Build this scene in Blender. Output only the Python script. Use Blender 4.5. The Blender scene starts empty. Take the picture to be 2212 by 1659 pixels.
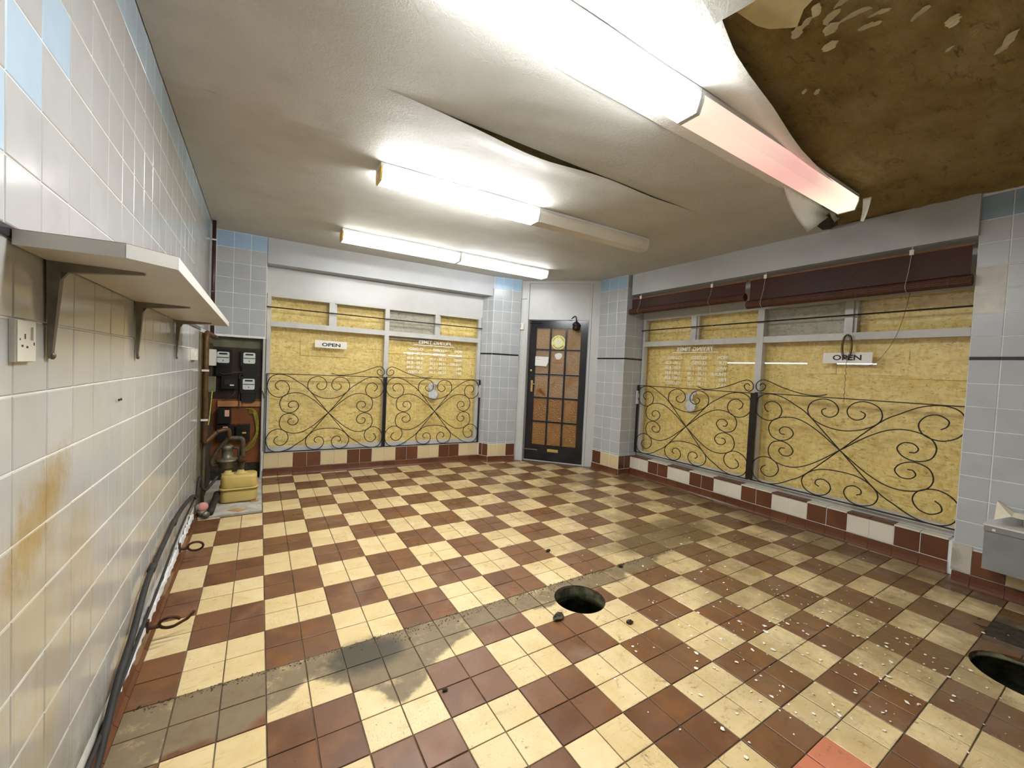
import bpy, math, random
from mathutils import Vector, Matrix, noise
rnd = random.Random(7)
SC = bpy.context.scene
COL = SC.collection

# ------------------------------------------------------------------ camera, world, exposure
cam_d = bpy.data.cameras.new('camera')
cam = bpy.data.objects.new('camera', cam_d); COL.objects.link(cam)
CP = Vector((-0.0472944, -2.4551176, 1.2708626))
RR = ((0.8491685, -0.5260889, 0.0462958), (-0.0220584, 0.0522535, 0.9983902), (0.5276611, 0.8488227, -0.0327673))
cam.matrix_world = Matrix(((RR[0][0], RR[1][0], -RR[2][0], CP.x), (RR[0][1], RR[1][1], -RR[2][1], CP.y),
                           (RR[0][2], RR[1][2], -RR[2][2], CP.z), (0, 0, 0, 1)))
cam_d.sensor_width = 36.0; cam_d.sensor_fit = 'HORIZONTAL'; cam_d.lens = 878.5954 * 36 / 2212
cam_d.clip_start = 0.02; cam_d.clip_end = 60
SC.camera = cam
w = bpy.data.worlds.new('daylight'); SC.world = w; w.use_nodes = True
bg = w.node_tree.nodes['Background']; bg.inputs[0].default_value = (0.72, 0.85, 1.0, 1); bg.inputs[1].default_value = 1.6
SC.view_settings.view_transform = 'Standard'; SC.view_settings.look = 'None'
SC.view_settings.gamma = 1.0; SC.view_settings.use_curve_mapping = False
SC.view_settings.exposure = 0.26
TUBE = 78.0           # radiance of a lit fluorescent diffuser
TUBE_NEAR = 108.0

# ------------------------------------------------------------------ mesh helpers
class MB:
    def __init__(s): s.v = []; s.f = []; s.mi = []; s.cm = 0
    def add(s, vs, fs):
        n = len(s.v); s.v += [tuple(v) for v in vs]
        for f in fs: s.f.append(tuple(i + n for i in f)); s.mi.append(s.cm)
        return s
    def hexa(s, p):     # 8 pts: bottom 4 ccw, top 4
        return s.add(p, [(3, 2, 1, 0), (4, 5, 6, 7), (0, 1, 5, 4), (1, 2, 6, 5), (2, 3, 7, 6), (3, 0, 4, 7)])
    def box(s, a, b):
        x0, y0, z0 = a; x1, y1, z1 = b
        return s.hexa([(x0, y0, z0), (x1, y0, z0), (x1, y1, z0), (x0, y1, z0), (x0, y0, z1), (x1, y0, z1), (x1, y1, z1), (x0, y1, z1)])
    def prism(s, poly, d, cap=True):   # poly of 3d points, extruded by vector d
        n = len(poly); d = Vector(d)
        vs = [Vector(p) for p in poly] + [Vector(p) + d for p in poly]
        fs = [(i, (i + 1) % n, (i + 1) % n + n, i + n) for i in range(n)]
        if cap: fs += [tuple(range(n - 1, -1, -1)), tuple(range(n, 2 * n))]
        return s.add(vs, fs)
    def tube(s, pts, r, n=8, cap=True):
        pts = [Vector(p) for p in pts]; m = len(pts)
        rs = r if isinstance(r, (list, tuple)) else [r] * m
        T = []
        for i in range(m):
            t = (pts[min(i + 1, m - 1)] - pts[max(i - 1, 0)])
            T.append(t.normalized() if t.length > 1e-9 else Vector((0, 0, 1)))
        a = Vector((0, 0, 1)) if abs(T[0].z) < 0.9 else Vector((1, 0, 0))
        u = T[0].cross(a).normalized(); vs = []
        for i in range(m):
            u = (u - T[i] * u.dot(T[i]))
            u = u.normalized() if u.length > 1e-6 else T[i].orthogonal().normalized()
            v = T[i].cross(u)
            for k in range(n):
                th = 2 * math.pi * k / n
                vs.append(pts[i] + (u * math.cos(th) + v * math.sin(th)) * rs[i])
        fs = [(i * n + k, i * n + (k + 1) % n, (i + 1) * n + (k + 1) % n, (i + 1) * n + k) for i in range(m - 1) for k in range(n)]
        if cap: fs += [tuple(range(n - 1, -1, -1)), tuple(range((m - 1) * n, m * n))]
        return s.add(vs, fs)
    def lathe(s, c, axis, prof, n=16):  # prof: list of (r, h) along axis
        c = Vector(c); ax = Vector(axis).normalized(); u = ax.orthogonal().normalized(); v = ax.cross(u); vs = []
        for r, h in prof:
            for k in range(n):
                th = 2 * math.pi * k / n
                vs.append(c + ax * h + (u * math.cos(th) + v * math.sin(th)) * r)
        m = len(prof)
        fs = [(i * n + k, i * n + (k + 1) % n, (i + 1) * n + (k + 1) % n, (i + 1) * n + k) for i in range(m - 1) for k in range(n)]
        fs += [tuple(range(n - 1, -1, -1)), tuple(range((m - 1) * n, m * n))]
        return s.add(vs, fs)
    def grid(s, P, nu, nv):             # P(i,j) -> point
        vs = [P(i, j) for i in range(nu + 1) for j in range(nv + 1)]
        return s.add(vs, [(i * (nv + 1) + j, (i + 1) * (nv + 1) + j, (i + 1) * (nv + 1) + j + 1, i * (nv + 1) + j + 1) for i in range(nu) for j in range(nv)])
    def sheet(s, P, nu, nv, t):         # closed thin sheet with thickness vector t
        t = Vector(t); n = (nu + 1) * (nv + 1)
        vs = [Vector(P(i, j)) for i in range(nu + 1) for j in range(nv + 1)]
        fs = [(i * (nv + 1) + j, (i + 1) * (nv + 1) + j, (i + 1) * (nv + 1) + j + 1, i * (nv + 1) + j + 1) for i in range(nu) for j in range(nv)]
        fs2 = [tuple(k + n for k in reversed(f)) for f in fs]
        ed = [(0, j, 0, j + 1) for j in range(nv)] + [(nu, j + 1, nu, j) for j in range(nv)] + [(i + 1, 0, i, 0) for i in range(nu)] + [(i, nv, i + 1, nv) for i in range(nu)]
        ix = lambda i, j: i * (nv + 1) + j
        fs3 = [(ix(a, b), ix(c, d), ix(c, d) + n, ix(a, b) + n) for a, b, c, d in ed]
        return s.add(vs + [v + t for v in vs], fs + fs2 + fs3)

WP = {}
def mesh_from(name, mb, mats, smooth=False, org=Vector((0, 0, 0))):
    me = bpy.data.meshes.new(name)
    me.from_pydata([(v[0] - org.x, v[1] - org.y, v[2] - org.z) for v in mb.v], [], mb.f)
    for m in (mats if isinstance(mats, (list, tuple)) else [mats]): me.materials.append(m)
    if any(mb.mi): me.polygons.foreach_set('material_index', mb.mi)
    if smooth:
        me.polygons.foreach_set('use_smooth', [True] * len(me.polygons))
    me.update()
    return me
def tag(o, label=None, cat=None, group=None, kind=None):
    if label: o['label'] = label
    if cat: o['category'] = cat
    if group: o['group'] = group
    if kind: o['kind'] = kind
    return o
def place(o, parent, wloc):
    WP[o.name] = Vector(wloc)
    if parent is not None:
        o.parent = parent; o.location = Vector(wloc) - WP[parent.name]
    else: o.location = wloc
def obj(name, mb, mat, parent=None, smooth=False, label=None, cat=None, group=None, kind=None):
    xs = [v[0] for v in mb.v]; ys = [v[1] for v in mb.v]; zs = [v[2] for v in mb.v]
    org = Vector(((min(xs) + max(xs)) / 2, (min(ys) + max(ys)) / 2, min(zs)))
    o = bpy.data.objects.new(name, mesh_from(name, mb, mat, smooth, org)); COL.objects.link(o)
    place(o, parent, org)
    if smooth == 'auto':
        pass
    return tag(o, label, cat, group, kind)
def thing(name, loc, label=None, cat=None, group=None, kind=None):
    o = bpy.data.objects.new(name, None); COL.objects.link(o); o.empty_display_size = 0.05
    place(o, None, loc)
    return tag(o, label, cat, group, kind)
def inst(name, me, M, parent, mat=None):
    o = bpy.data.objects.new(name, me); COL.objects.link(o)
    o.parent = parent; o.matrix_basis = Matrix.Translation(-WP[parent.name]) @ M
    WP[o.name] = M.translation.copy()
    return o
class Fr:
    """a vertical wall frame: s along the wall, z up, off towards the room"""
    def __init__(s, o, e):
        s.o = Vector((o[0], o[1], 0)); s.e = Vector((e[0], e[1], 0)).normalized(); s.n = Vector((s.e.y, -s.e.x, 0))
    def pt(s, a, z, off=0.0): return s.o + s.e * a + s.n * off + Vector((0, 0, z))
    def loc(s, p): d = Vector((p[0], p[1], 0)) - s.o; return d.dot(s.e), d.dot(s.n)
    def box(s, mb, s0, s1, z0, z1, o0, o1):
        P = s.pt
        return mb.hexa([P(s0, z0, o1), P(s1, z0, o1), P(s1, z0, o0), P(s0, z0, o0), P(s0, z1, o1), P(s1, z1, o1), P(s1, z1, o0), P(s0, z1, o0)])
    def M(s, a, z, off=0.0):   # local x along s, local y up, local z toward the room
        p = s.pt(a, z, off)
        return Matrix(((s.e.x, 0, s.n.x, p.x), (s.e.y, 0, s.n.y, p.y), (0, 1, 0, p.z), (0, 0, 0, 1)))
def fbox(fr, *a): return fr.box(MB(), *a)
def crom(P, n=6):
    P = [Vector(p) for p in P]; out = []
    for i in range(len(P) - 1):
        a = P[max(i - 1, 0)]; b = P[i]; c = P[i + 1]; d = P[min(i + 2, len(P) - 1)]
        for k in range(n):
            t = k / n
            out.append(0.5 * ((2 * b) + (c - a) * t + (2 * a - 5 * b + 4 * c - d) * t * t + (3 * b - a - 3 * c + d) * t ** 3))
    out.append(P[-1]); return out

H = 2.54
XL = -0.459
B = Fr((0.0044951, 2.6728281), (0.9991525, -0.0411608)); BL = 2.5615       # back wall, at the face of its tiled base
R = Fr((4.0723719, 1.1768475), (-0.0063709, -0.9999797)); RL = 2.8925      # right wall, same
D = Fr((3.2212444, 2.3823309), (0.6622231, -0.7493068))                     # door leaf
G = Fr((3.0702524, 2.4147604), (0.7131714, -0.7009897))                     # door frame
L = Fr((XL, -4.0), (0, 1))                                                    # left wall, s = y + 4
PC = B.pt(2.6471, 0, .1286); PE = B.pt(3.0411, 0, .1798)                      # back pillar beside the door
QS = R.pt(-.4604, 0, .2357); QC = R.pt(-.0048, 0, .2095)                      # pillar on the other side of the door

# ------------------------------------------------------------------ materials
class NT:
    def __init__(s, name):
        s.m = bpy.data.materials.new(name); s.m.use_nodes = True; s.t = s.m.node_tree; s.t.nodes.clear()
        s.out = s.t.nodes.new('ShaderNodeOutputMaterial'); s._pos = None
    def n(s, typ, **kw):
        nd = s.t.nodes.new(typ)
        for k, v in kw.items(): setattr(nd, k, v)
        return nd
    def set(s, sock, v):
        if hasattr(v, 'is_linked') or isinstance(v, bpy.types.NodeSocket): s.t.links.new(v, sock)
        elif isinstance(v, (tuple, list)) and sock.type == 'RGBA' and len(v) == 3: sock.default_value = (*v, 1)
        else: sock.default_value = v
    def pos(s):
        if s._pos is None: s._pos = s.n('ShaderNodeNewGeometry').outputs['Position']
        return s._pos
    def xyz(s, v=None):
        q = s.n('ShaderNodeSeparateXYZ'); s.set(q.inputs[0], v if v is not None else s.pos()); return q.outputs
    def scale(s, v, k):
        q = s.n('ShaderNodeVectorMath', operation='MULTIPLY'); s.set(q.inputs[0], v); q.inputs[1].default_value = k; return q.outputs[0]
    def comb(s, x, y, z):
        q = s.n('ShaderNodeCombineXYZ')
        for i, v in enumerate((x, y, z)): s.set(q.inputs[i], v)
        return q.outputs[0]
    def noise(s, sc=5, det=3, rough=0.55, vec=None, dist=0.0, col=False):
        q = s.n('ShaderNodeTexNoise'); s.set(q.inputs['Vector'], vec if vec is not None else s.pos())
        q.inputs['Scale'].default_value = sc; q.inputs['Detail'].default_value = det; q.inputs['Roughness'].default_value = rough; q.inputs['Distortion'].default_value = dist
        return q.outputs['Color' if col else 0]
    def vor(s, sc, vec=None, feat='F1', out=0, rnd_=1.0):
        q = s.n('ShaderNodeTexVoronoi', feature=feat); s.set(q.inputs['Vector'], vec if vec is not None else s.pos()); q.inputs['Scale'].default_value = sc
        q.inputs['Randomness'].default_value = rnd_
        return q.outputs[out]
    def white(s, vec):
        q = s.n('ShaderNodeTexWhiteNoise', noise_dimensions='3D'); s.set(q.inputs[0], vec); return q.outputs[0]
    def math(s, op, a, b=0.0, c=0.0, clamp=False):
        q = s.n('ShaderNodeMath', operation=op); q.use_clamp = clamp
        s.set(q.inputs[0], a); s.set(q.inputs[1], b)
        if op in ('MULTIPLY_ADD', 'COMPARE', 'SMOOTH_MIN', 'SMOOTH_MAX'): s.set(q.inputs[2], c)
        return q.outputs[0]
    def mul(s, *a):
        r = a[0]
        for b in a[1:]: r = s.math('MULTIPLY', r, b)
        return r
    def step(s, v, a, b, lo=0.0, hi=1.0):    # smooth 0..1 as v goes a..b
        q = s.n('ShaderNodeMapRange', interpolation_type='SMOOTHSTEP'); s.set(q.inputs[0], v)
        if a > b: a, b, lo, hi = b, a, hi, lo
        q.inputs[1].default_value = a; q.inputs[2].default_value = b; q.inputs[3].default_value = lo; q.inputs[4].default_value = hi
        return q.outputs[0]
    def mix(s, f, a, b, mode='MIX'):
        q = s.n('ShaderNodeMix', data_type='RGBA', blend_type=mode); s.set(q.inputs[0], f); s.set(q.inputs[6], a); s.set(q.inputs[7], b); return q.outputs[2]
    def ramp(s, f, stops):
        q = s.n('ShaderNodeValToRGB'); s.set(q.inputs[0], f); el = q.color_ramp.elements
        while len(el) < len(stops): el.new(0.5)
        for e, (p, c) in zip(el, stops): e.position = p; e.color = (*c, 1) if len(c) == 3 else c
        return q.outputs[0]
    def bump(s, h, dist=0.002, st=0.6):
        q = s.n('ShaderNodeBump'); s.set(q.inputs['Height'], h); q.inputs['Distance'].default_value = dist; q.inputs['Strength'].default_value = st; return q.outputs[0]
    def pbr(s, col, rough=0.5, metal=0.0, nrm=None, spec=0.5, coat=0.0, emit=None, est=0.0, trans=0.0, sss=0.0):
        q = s.n('ShaderNodeBsdfPrincipled'); s.set(q.inputs['Base Color'], col); s.set(q.inputs['Roughness'], rough); s.set(q.inputs['Metallic'], metal)
        q.inputs['Specular IOR Level'].default_value = spec; q.inputs['Coat Weight'].default_value = coat; q.inputs['Coat Roughness'].default_value = 0.08
        if nrm is not None: s.set(q.inputs['Normal'], nrm)
        if emit is not None: s.set(q.inputs['Emission Color'], emit); s.set(q.inputs['Emission Strength'], est)
        if trans: q.inputs['Transmission Weight'].default_value = trans
        s.t.links.new(q.outputs[0], s.out.inputs[0]); return s.m

def simple(name, col, rough=0.5, metal=0.0, var=0.12, sc=14, bump=0.0, spec=0.5, coat=0.0, dirt=0.0, dirtcol=(0.12, 0.09, 0.05)):
    t = NT(name); nz = t.noise(sc, 4)
    c = t.mix(t.step(nz, .3, .7), tuple(min(1, k * (1 - var)) for k in col), tuple(min(1, k * (1 + var)) for k in col))
    if dirt > 0: c = t.mix(t.math('MULTIPLY', t.step(t.noise(sc * .5, 6, .65), .5, .7), dirt), c, dirtcol)
    nr = t.bump(t.noise(sc * 6, 4), 0.002, bump) if bump else None
    return t.pbr(c, rough, metal, nr, spec, coat)

FT = 0.1435     # floor tile pitch
def floor_mat(name, kind):
    t = NT(name); p = t.pos(); X, Y, Z = t.xyz()
    cell = t.n('ShaderNodeVectorMath', operation='FLOOR'); t.set(cell.inputs[0], t.scale(p, (1 / FT, 1 / FT, 0))); wn = t.white(cell.outputs[0])
    cl = t.noise(7, 4, .6)
    if kind == 'cream':
        c = t.mix(wn, (0.64, 0.49, 0.25), (0.73, 0.58, 0.325)); c = t.mix(t.step(cl, .35, .75), c, (0.60, 0.445, 0.205))
        sv = t.scale(p, (3.5, 22, 1)); st = t.noise(2.4, 5, .7, vec=sv, dist=1.2)
        c = t.mix(t.math('MULTIPLY', t.step(st, .57, .72), .5), c, (0.30, 0.18, 0.07))
        sp = t.noise(38, 3, .6); c = t.mix(t.math('MULTIPLY', t.step(sp, .66, .74), .75), c, (0.13, 0.08, 0.035))
        scr = t.noise(5, 2, .5, vec=t.scale(p, (14, 3, 1)), dist=3.0)
        c = t.mix(t.math('MULTIPLY', t.step(t.math('ABSOLUTE', t.math('SUBTRACT', scr, .5)), .012, .0), t.step(t.noise(2.3, 2), .48, .6)), c, (0.24, 0.13, 0.05))
    elif kind == 'brown':
        c = t.mix(wn, (0.118, 0.050, 0.022), (0.175, 0.080, 0.037)); c = t.mix(t.step(cl, .4, .75), c, (0.20, 0.085, 0.03))
        hz = t.noise(3.1, 5, .65); c = t.mix(t.math('MULTIPLY', t.step(hz, .52, .72), .38), c, (0.29, 0.205, 0.14))
        sp = t.noise(44, 3, .6); c = t.mix(t.math('MULTIPLY', t.step(sp, .67, .74), .5), c, (0.05, 0.03, 0.02))
    else:
        c = t.mix(cl, (0.52, 0.16, 0.085), (0.60, 0.22, 0.12))
    # cement residue where a counter stood
    wob = t.noise(2.6, 5, .65); wob2 = t.noise(9, 4, .6)
    depth = t.ramp(t.math('MULTIPLY_ADD', X, 1 / 4.5, .1), [(0, (.31,) * 3), (.085, (.31,) * 3), (.13, (.13,) * 3), (.2, (.40,) * 3), (.27, (.2,) * 3), (.32, (.14,) * 3), (.4, (.17,) * 3), (.5, (.16,) * 3), (.6, (.1,) * 3), (.66, (0,) * 3)])
    lo = t.math('ADD', t.math('ADD', depth, t.math('MULTIPLY_ADD', wob, .24, -.12)), t.math('MULTIPLY_ADD', wob2, .07, -.035))
    dy = t.math('SUBTRACT', -0.574, Y)        # >0 below the seam
    band = t.mul(t.step(dy, -.004, .004), t.step(t.math('SUBTRACT', lo, dy), -.012, .02), t.step(X, 2.75, 2.5))
    cem = t.mix(t.noise(16, 5, .65), (0.25, 0.188, 0.105), (0.14, 0.10, 0.052))
    c = t.mix(t.math('MULTIPLY', band, t.step(t.noise(11, 5, .7), .3, .5, .55, 1.0)), c, cem)
    # black greasy patch and soil spread
    d1 = t.math('ADD', t.math('POWER', t.math('MULTIPLY', t.math('SUBTRACT', X, .37), 6.0), 2), t.math('POWER', t.math('MULTIPLY', t.math('SUBTRACT', Y, -.67), 9.0), 2))
    c = t.mix(t.math('MULTIPLY', t.step(t.math('ADD', d1, t.math('MULTIPLY', wob2, 1.6)), 2.3, 1.1), .9), c, (0.045, 0.038, 0.025))
    d2 = t.math('ADD', t.math('POWER', t.math('MULTIPLY', t.math('SUBTRACT', X, 2.75), 1.15), 2), t.math('POWER', t.math('MULTIPLY', t.math('SUBTRACT', Y, -.36), 3.6), 2))
    soil = t.mul(t.step(t.math('ADD', d2, t.math('MULTIPLY', wob, 2.0)), 2.2, 1.05), .85)
    c = t.mix(soil, c, t.mix(wob2, (0.085, 0.056, 0.022), (0.19, 0.135, 0.065)))
    # grime on the right side, also painting in the shade over the tiles there
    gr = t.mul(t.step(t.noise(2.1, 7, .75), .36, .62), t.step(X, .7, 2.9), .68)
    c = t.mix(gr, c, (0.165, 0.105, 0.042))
    sc2 = t.noise(13, 6, .75, dist=.8); c = t.mix(t.mul(t.step(sc2, .56, .68), t.step(X, .3, 1.6, .25, 1.0), .6), c, (0.10, 0.06, 0.025))
    wall = t.mul(t.step(X, 3.55, 3.95), .55); c = t.mix(wall, c, (0.10, 0.06, 0.022))  # floor gets evenly darker towards the right wall
    ru = t.step(t.math('ADD', t.noise(5, 4), t.math('MULTIPLY', band, .4)), .3, .8, .26, .62)
    return t.pbr(c, ru, 0, t.bump(t.math('ADD', t.noise(60, 3), t.math('MULTIPLY', t.noise(9, 3), 1.5)), .0015, .35), .45)
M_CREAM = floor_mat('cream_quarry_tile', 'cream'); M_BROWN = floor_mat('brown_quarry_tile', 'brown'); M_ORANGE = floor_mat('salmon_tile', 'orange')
M_GROUT = simple('floor_grout', (0.125, 0.09, 0.055), .9, var=.4, sc=9, bump=.4)

def wall_tile_mat(name, c0, c1, rough=.13, stain=False, coat=0.0):
    t = NT(name); p = t.pos(); X, Y, Z = t.xyz()
    oi = t.n('ShaderNodeObjectInfo').outputs['Random']
    c = t.mix(oi, c0, c1); c = t.mix(t.step(t.noise(5, 4), .4, .8), c, tuple(k * .93 for k in c0))
    if stain:
        e = t.math('ADD', t.math('POWER', t.math('MULTIPLY', t.math('SUBTRACT', Y, t.math('MULTIPLY_ADD', t.math('SUBTRACT', Z, .9), .9, -1.14)), 7.5), 2), t.math('POWER', t.math('MULTIPLY', t.math('SUBTRACT', Z, .9), 6.5), 2))
        m = t.step(t.math('ADD', t.math('MULTIPLY', e, .7), t.math('MULTIPLY', t.noise(11, 7, .8, vec=t.scale(p, (1, 1.6, 1))), 2.6)), 2.25, 1.0)
        wide = t.mul(t.step(t.math('ADD', t.math('POWER', t.math('MULTIPLY', t.math('SUBTRACT', Y, -1.15), 2.2), 2), t.math('POWER', t.math('MULTIPLY', t.math('SUBTRACT', Z, .62), 2.1), 2)), 1.0, .25), t.step(t.noise(4, 5, .65), .3, .62))
        dr = t.noise(3, 5, .65, vec=t.scale(p, (1, 26, .7)))
        c = t.mix(t.math('MULTIPLY', t.step(dr, .5, .68), t.step(Z, 1.15, .55, 0.0, .55)), c, (0.40, 0.335, 0.215))
        c = t.mix(t.math('MULTIPLY', wide, .62), c, (0.44, 0.36, 0.19))
        c = t.mix(t.math('MULTIPLY', m, .85), c, t.mix(t.noise(30, 4), (0.44, 0.29, 0.07), (0.30, 0.18, 0.05)))
        lowg = t.mul(t.step(Z, .38, .04), t.step(t.noise(7, 5, .65), .35, .65), .7); c = t.mix(lowg, c, (0.17, 0.15, 0.08))
        fat = t.mul(t.step(t.noise(2.1, 4), .45, .62), t.step(Z, 1.5, 1.0, 0.0, .32)); c = t.mix(fat, c, (0.50, 0.455, 0.36))
        rough = t.step(t.noise(3, 4), .3, .8, .13, .19)
    return t.pbr(c, rough, 0, t.bump(t.noise(9, 2), .0025, .22), .5, coat)
M_WT = wall_tile_mat('pale_grey_glazed_tile', (0.465, 0.465, 0.455), (0.50, 0.50, 0.49), stain=True)
M_WTB = wall_tile_mat('pale_blue_glazed_tile', (0.44, 0.57, 0.68), (0.48, 0.62, 0.73))
M_WTO = wall_tile_mat('blue_grey_painted_tile', (0.42, 0.44, 0.455), (0.46, 0.48, 0.49), rough=.22)
M_WTOB = wall_tile_mat('sky_blue_painted_tile', (0.34, 0.49, 0.66), (0.37, 0.52, 0.70), rough=.22)
M_WTP = wall_tile_mat('grey_painted_tile', (0.44, 0.455, 0.47), (0.47, 0.485, 0.495), rough=.3)
M_WTPB = wall_tile_mat('dull_blue_painted_tile', (0.24, 0.33, 0.40), (0.27, 0.36, 0.43), rough=.3)
M_WTBARE = simple('bare_white_tile', (0.58, 0.55, 0.49), .4, var=.15, sc=9, dirt=.4)
M_BT = wall_tile_mat('brown_glazed_tile', (0.115, 0.040, 0.017), (0.155, 0.056, 0.026), rough=.26)
M_CT = wall_tile_mat('cream_glazed_tile', (0.66, 0.53, 0.30), (0.70, 0.57, 0.34), rough=.2)
M_CTW = wall_tile_mat('ivory_glazed_tile', (0.70, 0.65, 0.52), (0.74, 0.69, 0.57), rough=.2)
M_BLK = simple('black_tile', (0.02, 0.02, 0.024), .15)
M_JOINT = simple('white_wall_grout', (0.70, 0.68, 0.61), .85, var=.15, sc=6)
M_JOINTD = simple('grey_wall_grout', (0.74, 0.76, 0.76), .85, var=.1, sc=6)
M_PLASTER = simple('grey_painted_plaster', (0.44, 0.455, 0.47), .42, var=.06, sc=3, bump=.06)
M_PLASTERD = simple('dirty_render', (0.13, 0.105, 0.058), .9, var=.35, sc=9, bump=.5, dirt=.7)
M_CEMENT = simple('bare_cement', (0.47, 0.44, 0.37), .9, var=.25, sc=10, bump=.5, dirt=.4)
M_WHITE_REND = simple('chipped_white_render', (0.72, 0.73, 0.72), .8, var=.1, sc=20, bump=.5, dirt=.3)
M_PAINT = simple('grey_gloss_paint', (0.53, 0.535, 0.52), .3, var=.05, sc=4, bump=.05, dirt=.12)
M_FRAME = simple('window_frame_paint', (0.54, 0.535, 0.51), .38, var=.07, sc=6, bump=.08, dirt=.3)
M_IRON = simple('black_wrought_iron', (0.014, 0.011, 0.010), .42, 0.2, var=.3, sc=30)
M_RUST = simple('rusty_iron', (0.075, 0.030, 0.014), .8, .2, var=.5, sc=40, bump=.6)
M_BLACK = simple('black_gloss_paint', (0.010, 0.010, 0.012), .17, var=.2, sc=12, bump=.06)
M_BAKE = simple('black_bakelite', (0.012, 0.011, 0.011), .3, var=.2, sc=20)
M_PLASTIC = simple('white_plastic', (0.74, 0.72, 0.64), .35, var=.04, sc=10)
M_SLOT = simple('dark_socket_slot', (0.05, 0.03, 0.02), .6)
M_LAM = simple('white_laminate', (0.70, 0.68, 0.63), .3, var=.04, sc=5, dirt=.12)
M_LAMU = simple('underside_chipboard_laminate', (0.56, 0.52, 0.45), .4, var=.06, sc=5, dirt=.2)
M_LAMR = simple('red_shelf_edge', (0.25, 0.05, 0.03), .5)
M_STEEL = simple('grimy_painted_steel', (0.135, 0.118, 0.092), .45, .3, var=.2, sc=25, dirt=.4)
M_COPPER = simple('dull_brown_pipe', (0.088, 0.040, 0.010), .5, .3, var=.3, sc=25, dirt=.4)
M_DARKPIPE = simple('dark_painted_pipe', (0.055, 0.020, 0.014), .35, var=.2)
M_GREYPIPE = simple('grey_lead_pipe', (0.085, 0.066, 0.040), .6, .3, var=.3, sc=30, bump=.3)
M_RUBBER = simple('black_conduit', (0.024, 0.021, 0.018), .7, var=.25, sc=20)
M_YEL = simple('yellow_gas_meter_paint', (0.56, 0.42, 0.13), .5, var=.08, sc=14, dirt=.15, bump=.1)
M_ALU = simple('grey_cast_metal', (0.19, 0.175, 0.125), .5, .6, var=.2, sc=30, bump=.3)
M_DIAL = simple('meter_dial', (0.62, 0.66, 0.62), .3, var=.05)
M_BOARD = simple('dark_stained_board', (0.030, 0.012, 0.007), .45, var=.35, sc=7)
M_BOARD2 = simple('red_brown_board', (0.20, 0.06, 0.013), .5, var=.25, sc=5)
M_RAIL = simple('bare_timber_rail', (0.42, 0.20, 0.07), .55, var=.2, sc=12)
M_GREENPL = simple('green_grey_plaster', (0.15, 0.15, 0.095), .8, var=.25, sc=7, dirt=.5)
M_EARTH = simple('green_yellow_cable', (0.36, 0.34, 0.04), .4, var=.3, sc=60)
M_CABLE = simple('dark_cable', (0.06, 0.045, 0.035), .5)
M_PINKLAB = simple('salmon_paper_label', (0.62, 0.34, 0.24), .7)
M_BRASS = simple('polished_brass', (0.72, 0.55, 0.22), .25, .85, var=.1)
M_BELL = simple('dark_bronze', (0.030, 0.017, 0.012), .3, .5, var=.3)
M_PAPER = simple('white_paper', (0.78, 0.77, 0.74), .8, var=.03)
M_PAPERC = simple('cream_wrapping_paper', (0.72, 0.66, 0.52), .8, var=.06, sc=8, bump=.2)
M_STICK = simple('yellow_sticker', (0.80, 0.76, 0.26), .4, var=.05); M_STICKC = simple('pale_sticker_centre', (0.78, 0.78, 0.52), .4, var=.12, sc=50)
M_INK = simple('black_ink', (0.012, 0.012, 0.02), .5); M_INKW = simple('white_vinyl', (0.92, 0.91, 0.86), .5, var=.03)
M_SIGN = simple('white_sign_board', (0.78, 0.75, 0.68), .45, var=.02)
M_FROST = simple('white_translucent_plastic', (0.62, 0.64, 0.64), .35, var=.12, sc=40)
M_CORD = simple('pale_string', (0.50, 0.44, 0.34), .8); M_WIRE = simple('brown_flex', (0.075, 0.032, 0.014), .5, var=.3)
M_BULB = simple('white_fitting_steel', (0.70, 0.71, 0.70), .35, var=.03)
M_CAPY = simple('yellowed_end_cap', (0.66, 0.42, 0.07), .4, var=.2, sc=40)
M_GREYBOX = simple('grey_painted_panel', (0.24, 0.235, 0.23), .5, var=.1, sc=6)
M_SOIL_SHADE = simple('dark_soil_and_shade', (0.035, 0.026, 0.014), .95, var=.5, sc=30, bump=1.0)  # soil, also the colour of the patches painted as shade
M_HOLE = simple('drain_wall', (0.10, 0.095, 0.05), .85, var=.8, sc=16, bump=1.0)
M_CHIP = simple('white_paint_chips', (0.78, 0.74, 0.62), .7, var=.08)
M_CRUMB = simple('brown_crumbs', (0.14, 0.10, 0.05), .95, var=.6, sc=40)
M_CARD = simple('brown_card', (0.46, 0.27, 0.11), .8)

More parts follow.
